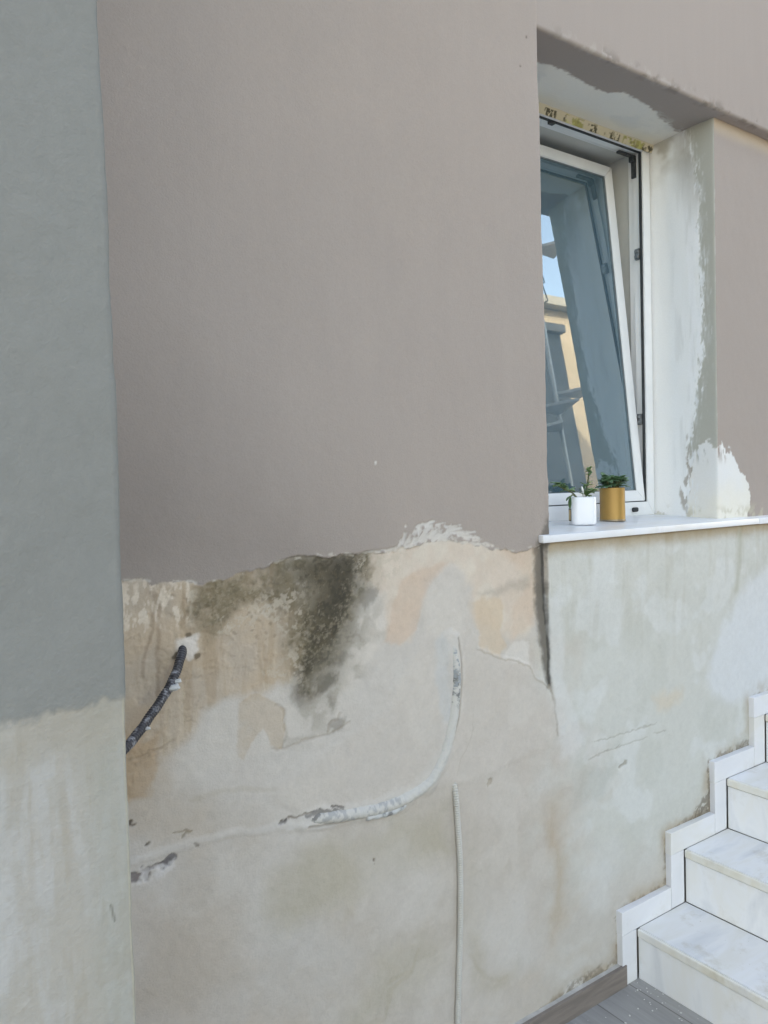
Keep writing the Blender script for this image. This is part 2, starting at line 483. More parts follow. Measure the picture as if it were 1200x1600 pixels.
    P.mix(right * (1 - sst(0.0, 0.012, 1.395 - Z)), lin(120, 100, 74), 0.6)
    P.mix(P.poly(W([(853, 930), (868, 930), (880, 990), (882, 1060), (900, 1120), (915, 1160), (880, 1180), (866, 1100), (858, 1000)]), 0.012, 0.012, 0.05, 86), lin(203, 203, 200), 0.7)
    P.mix(P.poly(W([(1018, 1090), (1045, 1080), (1066, 1080), (1058, 1102), (1030, 1114)]), 0.022, 0.02, 0.04, 87), lin(203, 186, 163), 0.5)
    P.mix(P.poly(W([(1170, 900), (1215, 880), (1215, 1080), (1150, 1100), (1110, 1085), (1105, 1050), (1130, 980)]), 0.03, 0.03, 0.08, 88), lin(204, 206, 207), 0.85)
    P.mix(P.line(W([(1151, 826), (1150, 870), (1148, 920)]), 0.002, 0.02, 0.006, 0.05, 89), lin(160, 158, 140), 0.45)
    P.mix(P.poly(W([(905, 1190), (960, 1200), (940, 1250), (900, 1250)]), 0.03, 0.03, 0.08, 90), lin(172, 173, 165), 0.5)
    P.mix(P.poly(W([(870, 1150), (900, 1130), (925, 1150), (900, 1190), (872, 1190)]), 0.02, 0.02, 0.05, 91), lin(201, 200, 197), 0.6)
    # damp brown rim and specks along the stair skirting and the floor tile
    rim = [(840, 1590), (880, 1556), (940, 1520), (968, 1502), (966, 1430), (1000, 1408), (1043, 1384), (1042, 1306), (1075, 1285), (1110, 1262),
           (1109, 1192), (1140, 1176), (1175, 1160), (1174, 1095), (1200, 1080)]
    rl = P.line(W(rim), 0.010, 0.055, 0.02, 0.05, 92)
    P.mix(rl * sst(0.30, 0.65, n_mid), lin(164, 146, 122), 0.65)
    rl2 = P.line(W(rim), 0.004, 0.022, 0.010, 0.02, 93)
    P.mix(rl2 * sst(0.46, 0.58, fbm(X, Z, 0.022, 94, 4)), lin(116, 102, 84), 0.65)
    for pts, k in (([(1095, 1250), (1110, 1230), (1113, 1262), (1080, 1285), (1085, 1270)], 0.8), ([(1106, 1200), (1113, 1195), (1112, 1245), (1105, 1240)], 0.75), ([(1150, 1172), (1172, 1150), (1176, 1162), (1158, 1174)], 0.6),
                   ([(965, 1430), (972, 1430), (972, 1480), (964, 1470)], 0.5), ([(885, 1540), (925, 1515), (940, 1505), (930, 1525), (890, 1552)], 0.6), ([(1038, 1310), (1046, 1308), (1046, 1380), (1040, 1378)], 0.35)):
        P.mix(P.poly(W(pts), 0.008, 0.014, 0.02, 95) * sst(0.40, 0.52, fbm(X, Z, 0.012, 96, 4, 0.65)), lin(104, 92, 77), k * 0.85)
    P.mix(P.line(W([(835, 1596), (880, 1562), (975, 1506)]), 0.002, 0.010, 0.006, 0.01, 97) * sst(0.42, 0.55, fbm(X, Z, 0.014, 98, 3)), lin(206, 204, 198), 0.9)
    # fine overall grain
    P.col *= (1 + (n_hair - 0.5) * 0.06 + (n_fine - 0.5) * 0.07)[:, None]
    P.h += (n_mid - 0.5) * 0.0030 + (n_fine - 0.5) * 0.0012 + (n_hair - 0.5) * 0.0002 + (n_big - 0.5) * 0.003

    P.col *= 1 - (1 - right)[:, None] * (1 - np.array([[1.012, 0.972, 0.952]]))

    # ---------------- taupe paint: everything above the ragged edge, left of the window band
    bl = W([(150, 912), (190, 910), (215, 903), (245, 912), (268, 906), (300, 912), (314, 915), (345, 903), (385, 895), (425, 881), (442, 874), (500, 868), (560, 866), (600, 864), (650, 854), (690, 845), (735, 850), (775, 858), (806, 861), (835, 857), (850, 850)])
    bxs, bzs = np.array([p[0] for p in bl]), np.array([p[1] for p in bl])
    zb = np.interp(X, bxs, bzs) + (fbm(X, Z, 0.035, 101, 4, 0.6) - 0.5) * 0.022
    paint = sst(-0.0015, 0.0015, Z - zb)
    # dry brush strokes of new plaster feathering over the paint
    fe = np.zeros(N)
    rs = np.random.RandomState(8)
    for i in range(26):
        f = i / 25
        x0, y0 = 636 + 60 * f + rs.uniform(-4, 4), 852 - 8 * f + rs.uniform(-2, 5)
        x1, y1 = 672 + 82 * f + rs.uniform(-5, 5), 814 + 34 * f * f + rs.uniform(-6, 6)
        xm, ym = (x0 + x1) / 2 - 8 + 4 * f, (y0 + y1) / 2 - 9 + 4 * f
        st_ = P.line(W([(x0, y0), (xm, ym), (x1, y1)]), 0.0012 + 0.0014 * rs.rand(), 0.004, 0.004, 0.02, 110 + i, True)
        fe = np.maximum(fe, st_ * rs.uniform(0.55, 1.0))
    for x0, y0, x1, y1 in ((626, 858, 633, 822), (630, 858, 640, 836), (622, 858, 626, 842), (600, 864, 640, 850), (640, 850, 668, 838), (668, 840, 720, 836), (700, 846, 770, 852), (560, 866, 620, 858)):
        st_ = P.line(W([(x0, y0), (x1, y1)]), 0.0018, 0.006, 0.004, 0.02, 150 + x0, True)
        fe = np.maximum(fe, st_ * 0.75)
    fe = fe * sst(0.25, 0.55, fbm(X, Z, 0.012, 171, 3))
    fe0 = P.poly(W([(620, 862), (632, 830), (640, 850), (660, 838), (672, 818), (690, 808), (712, 818), (728, 835), (750, 848), (772, 852), (740, 862)]), 0.010, 0.016, 0.03, 102)
    bristle = fbm((X + 0.8 * (Z - 1.43) * (X - 1.18) * 4) * 3.2, Z * 0.5, 0.02, 103, 3)
    paint0 = paint
    paint = paint * (1 - 0.9 * fe)
    col_t = np.array(TAUPE)[None, :] * (1 + (fbm(X, Z, 0.5, 104, 3) - 0.5) * 0.06 + (n_hair - 0.5) * 0.03)[:, None]
    gy = fbm(X, Z, 0.8, 105, 3)[:, None]
    col_t = col_t * (1 + (gy - 0.5) * np.array([[0.03, 0.0, -0.04]]))
    damp_shade = P.poly(W([(100, 700), (260, 660), (400, 760), (500, 850), (520, 900), (300, 960), (100, 960)]), 0.30, 0.03, 0.2, 115)  # damp smudges plus shade near the pier, both darkened into the paint
    damp_shade = damp_shade * (0.86 + 0.14 * sst(0.3, 0.7, fbm(X, Z, 0.12, 116, 4)))
    col_t = col_t * (1 - 0.27 * damp_shade[:, None] * np.array([[1.0, 1.02, 1.03]]))
    roll = fbm(X * 5.0, Z * 0.7, 0.18, 117, 3)
    dust = sst(0.55, 0.75, fbm(X, Z, 0.22, 118, 5, 0.6))
    col_t = col_t * (1 + (roll - 0.5)[:, None] * 0.035) * (1 + dust[:, None] * np.array([[0.02, 0.018, 0.012]]))
    pm = (paint * (X < 1.5795))[:, None]
    P.col = P.col * (1 - pm) + col_t * pm
    hp = (fbm(X, Z, 0.35, 106, 3) - 0.5) * 0.006 + (n_hair - 0.5) * 0.0002 + (n_fine - 0.5) * 0.0006 + 0.0030
    P.col = P.col * (1 - (fe * paint0 * 0.6)[:, None]) + np.array(lin(206, 203, 198))[None, :] * (fe * paint0 * 0.6)[:, None]
    P.h = P.h * (1 - pm[:, 0]) + hp * pm[:, 0]
    lip = P.line([(p[0], p[1]) for p in bl], 0.001, 0.004, 0.008, 0.03, 107)
    P.mix(lip * sst(0.52, 0.62, n_fine), lin(205, 198, 188), 0.5)
    # mould creeping up beside the sill
    P.mix(P.poly(W([(838, 850), (846, 818), (853, 806), (856, 835), (852, 860)]), 0.010, 0.008, 0.02, 108), lin(92, 88, 82), 0.75)
    for px, py, r in ((585, 723, 0.0022), (821, 59, 0.0025), (811, 104, 0.0022), (858, 405, 0.0)):
        if r:
            k = P.line(W([(px, py), (px + 0.5, py)]), r, 0.002)
            P.mix(k, lin(212, 208, 202) if py > 500 else lin(110, 100, 92), 0.8)
    # the panel stands one centimetre proud and dies out downwards
    step = sst(1.569, 1.5735, X + (fbm(X * 0.2, Z, 0.03, 109, 3) - 0.5) * 0.006)
    if panel: P.h += step * 0.011 * sst(1.08, 1.26, Z)
    return P


CURVED_PIPE = [(706, 996), (711, 1040), (711, 1080), (705, 1130), (690, 1185), (668, 1222), (634, 1246), (594, 1262), (552, 1271), (510, 1277), (478, 1281)]


# ------------------------------------------------------------------ materials
def new_mat(name):
    mt = bpy.data.materials.new(name)
    mt.use_nodes = True
    nt = mt.node_tree
    return mt, nt, nt.nodes['Principled BSDF']


def noise_node(nt, scale, detail=4, rough=0.55, dim=None):
    tc = nt.nodes.new('ShaderNodeTexCoord')
    mp = nt.nodes.new('ShaderNodeMapping')
    if dim: mp.inputs['Scale'].default_value = dim
    nt.links.new(tc.outputs['Object'], mp.inputs[0])
    n = nt.nodes.new('ShaderNodeTexNoise')
    n.inputs['Scale'].default_value = scale
    n.inputs['Detail'].default_value = detail
    n.inputs['Roughness'].default_value = rough
    nt.links.new(mp.outputs[0], n.inputs[0])
    return n


def add_bump(nt, bsdf, src, strength, dist):
    b = nt.nodes.new('ShaderNodeBump')
    b.inputs['Strength'].default_value = strength
    b.inputs['Distance'].default_value = dist
    nt.links.new(src, b.inputs['Height'])
    nt.links.new(b.outputs[0], bsdf.inputs['Normal'])


def mat_attr(name, rough=0.9, bump=0.25, scale=260):
    """plaster: albedo from the painted 'albedo' attribute, fine grain and bump from noise"""
    mt, nt, b = new_mat(name)
    a = nt.nodes.new('ShaderNodeAttribute')
    a.attribute_name = 'albedo'
    n = noise_node(nt, scale, 5, 0.65)
    mr = nt.nodes.new('ShaderNodeMapRange')
    mr.inputs['To Min'].default_value = 0.93
    mr.inputs['To Max'].default_value = 1.07
    nt.links.new(n.outputs[0], mr.inputs[0])
    mx = nt.nodes.new('ShaderNodeVectorMath')
    mx.operation = 'SCALE'
    nt.links.new(a.outputs['Color'], mx.inputs[0])
    nt.links.new(mr.outputs[0], mx.inputs['Scale'])
    nt.links.new(mx.outputs[0], b.inputs['Base Color'])
    b.inputs['Roughness'].default_value = rough
    b.inputs['Specular IOR Level'].default_value = 0.3
    add_bump(nt, b, n.outputs[0], bump, 0.002)
    return mt


def mat_var(name, c1, c2, rough=0.5, scale=20, bump=0.1, bscale=None, dim=None, metal=0.0, lo=0.4, hi=0.65, spec=0.5):
    """two-tone material driven by noise"""
    mt, nt, b = new_mat(name)
    n = noise_node(nt, scale, 5, 0.6, dim)
    r = nt.nodes.new('ShaderNodeValToRGB')
    r.color_ramp.elements[0].position, r.color_ramp.elements[1].position = lo, hi
    r.color_ramp.elements[0].color = (*c1, 1)
    r.color_ramp.elements[1].color = (*c2, 1)
    nt.links.new(n.outputs[0], r.inputs[0])
    nt.links.new(r.outputs[0], b.inputs['Base Color'])
    b.inputs['Roughness'].default_value = rough
    b.inputs['Metallic'].default_value = metal
    b.inputs['Specular IOR Level'].default_value = spec
    if bump:
        n2 = noise_node(nt, bscale or scale * 6, 3, 0.6, dim)
        add_bump(nt, b, n2.outputs[0], bump, 0.001)
    return mt


M_PLASTER = mat_attr('wall plaster', 0.9, 0.45, 230)
M_SOFFIT = mat_attr('reveal plaster', 0.85, 0.2, 200)
M_PVC = mat_var('white window plastic', lin(226, 228, 228), lin(234, 235, 235), 0.35, 6, 0.03, 200)
M_GASKET = mat_var('black rubber', lin(38, 42, 44), lin(54, 58, 60), 0.6, 30, 0.05)
M_STEEL = mat_var('window hardware zinc', lin(120, 124, 126), lin(150, 153, 154), 0.4, 40, 0.05, metal=0.7)
M_DARKSTEEL = mat_var('scissor arm steel', lin(60, 64, 66), lin(84, 88, 90), 0.45, 40, 0.05, metal=0.5)
M_MARBLE = None


def mat_marble(name, base, vein, stain, rough=0.32):
    mt, nt, b = new_mat(name)
    tc = nt.nodes.new('ShaderNodeTexCoord')
    oi = nt.nodes.new('ShaderNodeObjectInfo')
    ad = nt.nodes.new('ShaderNodeVectorMath')
    ad.operation = 'MULTIPLY_ADD'
    ad.inputs[1].default_value = (1, 1, 1)
    cb = nt.nodes.new('ShaderNodeCombineXYZ')
    for k in range(3): nt.links.new(oi.outputs['Random'], cb.inputs[k])
    sc = nt.nodes.new('ShaderNodeVectorMath')
    sc.operation = 'SCALE'
    sc.inputs['Scale'].default_value = 13.0
    nt.links.new(cb.outputs[0], sc.inputs[0])
    nt.links.new(tc.outputs['Object'], ad.inputs[0])
    nt.links.new(sc.outputs[0], ad.inputs[2])
    mp = nt.nodes.new('ShaderNodeMapping')
    mp.inputs['Rotation'].default_value = (0.3, 0.4, 0.65)
    mp.inputs['Scale'].default_value = (1.6, 7.0, 3.0)
    nt.links.new(ad.outputs[0], mp.inputs[0])
    n = nt.nodes.new('ShaderNodeTexNoise')
    n.inputs['Scale'].default_value = 1.8
    n.inputs['Detail'].default_value = 6
    n.inputs['Distortion'].default_value = 0.6
    nt.links.new(mp.outputs[0], n.inputs[0])
    r = nt.nodes.new('ShaderNodeValToRGB')
    e = r.color_ramp.elements
    e[0].position, e[0].color = 0.36, (*stain, 1)
    e[1].position, e[1].color = 0.72, (*vein, 1)
    q = e.new(0.52)
    q.color = (*base, 1)
    nt.links.new(n.outputs[0], r.inputs[0])
    # foot dirt
    n3 = nt.nodes.new('ShaderNodeTexNoise')
    n3.inputs['Scale'].default_value = 9
    n3.inputs['Detail'].default_value = 8
    n3.inputs['Roughness'].default_value = 0.7
    nt.links.new(ad.outputs[0], n3.inputs[0])
    mr = nt.nodes.new('ShaderNodeMapRange')
    mr.inputs['From Min'].default_value, mr.inputs['From Max'].default_value = 0.56, 0.74
    mr.inputs['To Min'].default_value, mr.inputs['To Max'].default_value = 0.0, 0.26
    nt.links.new(n3.outputs[0], mr.inputs[0])
    mx = nt.nodes.new('ShaderNodeMix')
    mx.data_type = 'RGBA'
    nt.links.new(mr.outputs[0], mx.inputs['Factor'])
    nt.links.new(r.outputs[0], mx.inputs['A'])
    mx.inputs['B'].default_value = (*lin(176, 164, 142), 1)
    nt.links.new(mx.outputs['Result'], b.inputs['Base Color'])
    b.inputs['Roughness'].default_value = rough
    b.inputs['Specular IOR Level'].default_value = 0.35
    n2 = noise_node(nt, 60, 4)
    add_bump(nt, b, n2.outputs[0], 0.05, 0.001)
    return mt


def dirty(mt, k):
    for n in mt.node_tree.nodes:
        if n.type == 'MAP_RANGE': n.inputs['To Max'].default_value = k
    return mt


M_SILL = mat_marble('sill marble', lin(228, 230, 233), lin(214, 217, 223), lin(223, 222, 220), 0.3)
M_TREAD = mat_marble('tread marble', lin(226, 226, 226), lin(204, 206, 209), lin(220, 218, 213), 0.4)
M_RISER = mat_marble('riser marble', lin(231, 232, 233), lin(216, 218, 221), lin(229, 228, 225), 0.4)
M_NOSE = mat_marble('tread edge marble', lin(224, 222, 215), lin(215, 214, 211), lin(218, 213, 200), 0.4)
M_SKIRT = mat_marble('skirting marble', lin(222, 222, 224), lin(213, 214, 218), lin(218, 216, 212), 0.4)
M_JOINT = mat_var('dirty joint', lin(128, 121, 108), lin(160, 153, 140), 0.9, 40)


# ------------------------------------------------------------------ grids with relief
def grid_mesh(name, Pos, Nrm, us, vs_, painter, mat, parent, flip=False):
    """Pos/Nrm: (nu, 3) profile for the horizontal direction, extruded in z by vs_, displaced by painter.h"""
    nu, nv = len(us), len(vs_)
    U = np.repeat(np.arange(nu), nv)
    Zc = np.tile(vs_, nu)
    co = Pos[U].copy()
    co[:, 2] = Zc
    co += Nrm[U] * painter.h[:, None]
    if hasattr(painter, 'dx'): co[:, 0] += painter.dx
    idx = np.arange(nu * nv).reshape(nu, nv)
    q = np.stack([idx[:-1, :-1], idx[1:, :-1], idx[1:, 1:], idx[:-1, 1:]], -1).reshape(-1, 4)
    if flip: q = q[:, ::-1]
    return raw_mesh(name, co, q, painter.col, mat, parent)


def raw_mesh(name, co, q, col, mat, parent):
    me = bpy.data.meshes.new(name)
    me.vertices.add(len(co))
    me.vertices.foreach_set('co', co.astype(np.float32).ravel())
    nf = len(q)
    me.loops.add(nf * 4)
    me.loops.foreach_set('vertex_index', q.astype(np.int32).ravel())
    me.polygons.add(nf)
    me.polygons.foreach_set('loop_start', np.arange(0, nf * 4, 4, dtype=np.int32))
    me.polygons.foreach_set('loop_total', np.full(nf, 4, dtype=np.int32))
    me.update(calc_edges=True)
    at_ = me.attributes.new('albedo', 'FLOAT_COLOR', 'POINT')
    rgba = np.ones((len(co), 4), np.float32)
    rgba[:, :3] = np.clip(col, 0.01, 0.95)
    at_.data.foreach_set('color', rgba.ravel())
    me.polygons.foreach_set('use_smooth', np.ones(nf, bool))
    return obj(name, me, mat, parent)


def rng(*spans):
    """spans of (start, end, step) joined"""
    out = []
    for a, b, s in spans:
        n = max(1, int(round((b - a) / s)))
        out += [a + (b - a) * i / n for i in range(n)]
    out.append(spans[-1][1])
    return np.array(out)


# ================================================================== HOUSE FACADE
ROOF_Z = 12.5
EDGE_X, TOP_Z = 1.578, 2.814         # niche edge and lintel edge
REC_Y, REV_X, FRAME_Y = 0.042, 2.487, 0.290
house = thing('house', 'taupe painted house with a mouldy flaking wall base and one tilted open window', 'house', (1.2, 0, 0))
HX = 1.2


def hobj(name, *a, **k):
    return None


def to_house(o):
    o.parent = house
    o.matrix_parent_inverse = Matrix.Translation((-HX, 0, 0))
    return o


# lower wall: one sheet with relief, from behind the pier to beyond the stairs
us = rng((-0.2, 0.24, 0.05), (0.24, 1.56, 0.0026), (1.56, 1.585, 0.0012), (1.585, 2.80, 0.0042), (2.80, 9.0, 0.4))
zs = rng((0.0, 1.40, 0.0022))
XX, ZZ = np.repeat(us, len(zs)), np.tile(zs, len(us))
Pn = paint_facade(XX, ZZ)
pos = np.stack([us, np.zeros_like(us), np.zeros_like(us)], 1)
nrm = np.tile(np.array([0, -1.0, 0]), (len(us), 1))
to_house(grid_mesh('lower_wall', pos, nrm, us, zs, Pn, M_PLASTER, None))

# upper wall left of the window, turning the corner into the niche
flat = rng((-0.2, 0.24, 0.05), (0.24, 1.572, 0.0032))
prof = [(x, 0.0, 0, -1) for x in flat]
for k in range(1, 5):
    a = k / 4 * math.pi / 2
    prof.append((1.572 + 0.006 * math.sin(a), 0.006 - 0.006 * math.cos(a), math.sin(a), -math.cos(a)))
prof += [(EDGE_X, y, 1, 0) for y in np.linspace(0.02, 0.36, 30)]
prof = np.array(prof)
zs = rng((1.40, 1.50, 0.0022), (1.50, 2.95, 0.0040), (2.95, 3.4, 0.03), (3.4, ROOF_Z, 0.4))
XX, ZZ = np.repeat(prof[:, 0], len(zs)), np.tile(zs, len(prof))
Pn = paint_facade(XX, ZZ, False)
yy = np.repeat(prof[:, 1], len(zs))
wob = (fbm(ZZ, ZZ * 0 + 3, 0.06, 120, 3) - 0.5) * 0.004 * np.clip(1 - np.abs(XX - EDGE_X) / 0.015, 0, 1)
Pn.h += wob * (1 + 1.2 * sst(1.80, 1.6, ZZ))
Pn.dx = np.clip((XX - 1.45) / 0.12, 0, 1) * 0.010 * np.clip((2.8 - ZZ) / 1.4, 0, 1)
inn = (sst(0.09, 0.13, yy + (fbm(ZZ, yy, 0.06, 121, 4) - 0.5) * 0.05))
Pn.mix(inn, lin(214, 215, 214))
P3 = np.stack([prof[:, 0], prof[:, 1], prof[:, 0] * 0], 1)
N3 = np.stack([prof[:, 2], prof[:, 3], prof[:, 0] * 0], 1)
upper = to_house(grid_mesh('upper_wall', P3, N3, prof, zs, Pn, M_PLASTER, None))

# wall over the window: soffit profile (y, z) swept along x
pz = [(0.0, z) for z in (ROOF_Z, 8, 6, 5, 4, 3.6, 3.3, 3.1, 3.0, 2.95, 2.90, 2.87, 2.85, 2.84, 2.832, 2.826)]
pn = [(-1, 0)] * len(pz)
for k in range(0, 5):
    a = k / 4 * math.pi / 2
    pz.append((0.010 - 0.010 * math.cos(a), 2.824 - 0.010 * math.sin(a)))
    pn.append((-math.cos(a), -math.sin(a)))
for y in np.linspace(0.014, 0.30, 92):
    pz.append((y, TOP_Z - 0.010 * max(0, (y - 0.10)) / 0.2))
    pn.append((0, -1))
for y in (0.33, 0.36):
    pz.append((y, TOP_Z - 0.012)); pn.append((0, -1))
pz, pn = np.array(pz), np.array(pn)
ux = rng((EDGE_X, 2.75, 0.005), (2.75, 9.0, 0.25))
nu, nv = len(ux), len(pz)
U, V = np.repeat(ux, nv), np.tile(np.arange(nv), nu)
ys, zz = pz[V, 0], pz[V, 1]
arc = np.where(ys > 0.005, ys, -(zz - 2.82))
S = Painter(U, arc, TAUPE)
S.col *= (1 + (fbm(U, arc, 0.4, 131, 3) - 0.5) * 0.06)[:, None]
ex, ey = [1.5, 1.60, 1.717, 1.763, 1.85, 1.95, 2.027, 2.071, 2.15, 2.245, 2.33, 2.401, 2.462, 2.56], [0.135, 0.128, 0.125, 0.108, 0.118, 0.130, 0.128, 0.098, 0.105, 0.112, 0.14, 0.158, 0.165, 0.17]
eb = np.interp(U, ex, ey) + (fbm(U, arc, 0.03, 132, 4, 0.6) - 0.5) * 0.022
ins = sst(-0.004, 0.005, arc - eb + (fbm(U, arc * 2, 0.010, 137, 3, 0.6) - 0.5) * 0.012)
S.mix(sst(-0.03, 0.0, arc - eb) * sst(0.5, 0.66, fbm(U, arc * 3, 0.03, 138, 4, 0.6)) * sst(2.2, 2.35, U), lin(200, 198, 192), 0.6)
S.mix(ins, lin(228, 225, 217))
S.mix(ins * sst(0.45, 0.65, fbm(U, arc * 2, 0.12, 133, 4)), lin(214, 213, 208), 0.7)
S.mix(ins * sst(0.20, 0.27, arc), lin(230, 216, 192), 0.6)
S.h += ins * 0.001 + (fbm(U, arc, 0.08, 134, 3) - 0.5) * 0.003
near = np.clip(1 - np.abs(arc) / 0.03, 0, 1) * (U < 2.7)
chip = sst(0.56, 0.66, fbm(U, arc * 1.5, 0.05, 135, 4, 0.6)) * near * sst(1.62, 1.7, U)
S.h -= chip * 0.003
S.mix(np.clip(chip * 1.4, 0, 1), lin(122, 114, 107), 0.5)
S.mix(sst(0.62, 0.68, fbm(U, arc, 0.022, 136, 3)) * near * sst(1.60, 1.75, U) * sst(2.45, 2.3, U), lin(186, 180, 174), 0.35)
co = np.stack([U, ys, zz], 1)
co[:, 1] += pn[V, 0] * S.h
co[:, 2] += pn[V, 1] * S.h
idx = np.arange(nu * nv).reshape(nu, nv)
q = np.stack([idx[:-1, 1:], idx[1:, 1:], idx[1:, :-1], idx[:-1, :-1]], -1).reshape(-1, 4)
to_house(raw_mesh('lintel', co, q, S.col, M_SOFFIT, None))

# recessed wall right of the window, turning into the splayed reveal
prof = [(REV_X - 0.012 * (y - 0.05) / 0.24 if y > 0.05 else REV_X, y, -1, 0) for y in np.linspace(0.36, 0.052, 100)]
for k in range(1, 5):
    a = k / 4 * math.pi / 2
    prof.append((REV_X + 0.006 - 0.006 * math.cos(a), REC_Y + 0.006 - 0.006 * math.sin(a), -math.cos(a), -math.sin(a)))
prof += [(x, REC_Y, 0, -1) for x in rng((REV_X + 0.01, 2.80, 0.004), (2.80, 9.0, 0.4))]
prof = np.array(prof)
sarc = np.where(prof[:, 1] > REC_Y + 0.001, -(prof[:, 1] - REC_Y), prof[:, 0] - REV_X)   # <0 inside the reveal
zs = rng((1.36, 2.83, 0.005))
A, ZZ = np.repeat(sarc, len(zs)), np.tile(zs, len(prof))
R = Painter(A, ZZ, TAUPE)
R.col *= (1 + (fbm(A, ZZ, 0.4, 141, 3) - 0.5) * 0.05)[:, None]
grey = (A < 0)
R.mix(grey * 1.0, lin(176, 177, 168), 0.85)                      # the narrow greyish strip on the corner
bz = [1.36, 1.46, 1.676, 1.74, 1.787, 1.90, 1.99, 2.1, 2.236, 2.40, 2.578, 2.70, 2.796, 2.83]
by = [-0.10, -0.10, -0.11, -0.085, -0.080, -0.066, -0.055, -0.048, -0.046, -0.056, -0.062, -0.070, -0.10, -0.12]
eb = np.interp(ZZ, bz, by) + (fbm(A * 2, ZZ * 0.7, 0.05, 142, 4, 0.65) - 0.5) * 0.045
ins = sst(-0.004, 0.006, eb - A + (fbm(A * 3, ZZ * 0.8, 0.012, 155, 4, 0.65) - 0.5) * 0.03)
R.mix(sst(-0.035, 0.0, eb - A) * sst(0.40, 0.60, fbm(A * 4, ZZ * 0.6, 0.03, 156, 4, 0.65)), lin(206, 209, 208), 0.6)
R.mix(ins, lin(232, 234, 234))
R.mix(ins * sst(0.46, 0.66, fbm(A * 5, ZZ * 0.5, 0.10, 143, 4)) * sst(-0.20, -0.13, A), lin(208, 210, 209), 0.45)
R.mix(ins * sst(0.45, 0.6, fbm(A * 4, ZZ * 0.5, 0.08, 144, 4)) * sst(-0.16, -0.08, A), lin(236, 238, 240), 0.7)
R.mix(ins * (1 - sst(-0.20, -0.16, A)), lin(238, 238, 236), 0.9)
R.mix(ins * sst(2.62, 2.80, ZZ) * sst(0.35, 0.6, fbm(A, ZZ, 0.1, 145, 4)), lin(176, 170, 156), 0.8)
R.mix(ins * sst(2.5, 2.75, ZZ + 1.2 * (A + 0.15)) * sst(-0.16, -0.10, A) * 1.0, lin(150, 146, 138), 0.55)
# flaky taupe patch low on the reveal, then white filler over the corner
low = R.poly([(-0.150, 1.50), (-0.135, 1.56), (-0.13, 1.66), (-0.115, 1.72), (-0.10, 1.66), (-0.10, 1.44), (-0.13, 1.44)], 0.006, 0.02, 0.04, 146)
R.mix(low * sst(0.40, 0.52, fbm(A * 2, ZZ, 0.03, 147, 4)), lin(166, 158, 148), 0.85)
fill = R.poly([(-0.105, 1.40), (-0.110, 1.58), (-0.085, 1.66), (-0.045, 1.70), (-0.01, 1.655), (0.010, 1.66), (0.030, 1.70), (0.050, 1.65), (0.085, 1.67), (0.115, 1.60), (0.165, 1.56), (0.20, 1.47), (0.19, 1.36), (-0.1, 1.36)], 0.006, 0.030, 0.05, 148)
brs = fbm(A * 2.6, ZZ * 0.6, 0.03, 149, 3)
fill = sst(0.25, 0.75, fill + (fbm(A, ZZ, 0.012, 157, 4, 0.65) - 0.5) * 0.8 * (fill > 0.02) * (fill < 0.98))
fill = fill * np.maximum(sst(0.30, 0.42, brs), 1 - sst(1.60, 1.66, ZZ))
R.mix(fill, lin(220, 221, 220))
R.mix(fill * (1 - sst(1.42, 1.62, ZZ + (fbm(A, ZZ, 0.1, 150, 3) - 0.5) * 0.2)), lin(224, 219, 205), 0.7)
R.mix(sst(0.5, 0.64, fbm(A * 1.2, ZZ, 0.035, 151, 4)) * (1 - sst(1.435, 1.475, ZZ)), lin(186, 180, 160), 0.6)
R.mix(sst(0.66, 0.70, fbm(A * 3, ZZ * 0.7, 0.03, 152, 3)) * np.clip(1 - np.abs(A - eb) / 0.04, 0, 1), lin(222, 226, 228), 0.8)
R.mix(R.line([(-0.0, 1.7), (0.001, 2.79)], 0.0012, 0.003) * sst(0.5, 0.66, fbm(A, ZZ, 0.05, 153, 3)), lin(206, 206, 202), 0.6)
R.mix((A > 0) * sst(2.745, 2.80, ZZ), lin(206, 186, 160), 0.55)   # primer-coloured stripe below the soffit
R.h += ins * 0.001 + fill * 0.0015 + (fbm(A, ZZ, 0.08, 154, 3) - 0.5) * 0.003
P3 = np.stack([prof[:, 0], prof[:, 1], prof[:, 0] * 0], 1)
N3 = np.stack([prof[:, 2], prof[:, 3], prof[:, 0] * 0], 1)
to_house(grid_mesh('recess_wall', P3, N3, prof, zs, R, M_SOFFIT, None))

# sill slabs (two lengths, slightly sloping outward) with an ear in front of the wall
def sill(x0, x1, ear, drop):
    bm = bmesh.new()
    pts = [(x0, -0.022), (x1, -0.022), (x1, 0.33), (EDGE_X + 0.002 if ear else x0, 0.33)]
    if ear: pts += [(EDGE_X + 0.002, -0.003), (x0, -0.003)]
    prism(bm, pts, 0.0, 0.021)
    for v in bm.verts:
        v.co.z += 1.393 - drop + (v.co.y + 0.022) / 0.312 * 0.016
    bmesh.ops.bevel(bm, geom=bm.edges[:], offset=0.0022, segments=2, profile=0.5, affect='EDGES')
    return to_house(smooth(obj('window_sill', bm, M_SILL), 40))


sill(1.543, 2.640, True, 0.0)
sill(2.6415, 4.2, False, 0.001)

# ---------------------------------------------------------------- window
win = to_house(bpy.data.objects.new('window', None))
win.location = (2.05, FRAME_Y, 1.43)
COL.objects.link(win)


def to_win(o):
    o.parent = win
    o.matrix_parent_inverse = (Matrix.Translation((0, 0, 0)) @ Matrix.Translation((HX, 0, 0)).inverted() @ Matrix.Identity(4))
    return o


WX0, WX1, WZ0, WZ1 = 1.60, 2.468, 1.430, 2.806       # frame outside
IX0, IX1, IZ0, IZ1 = 1.645, 2.428, 1.480, 2.776      # frame inside edge
WIN_PARTS = []


def wp(name, bm, mat, sm=None):
    o = obj(name, bm, mat)
    if sm: smooth(o, sm)
    WIN_PARTS.append(o)
    return o


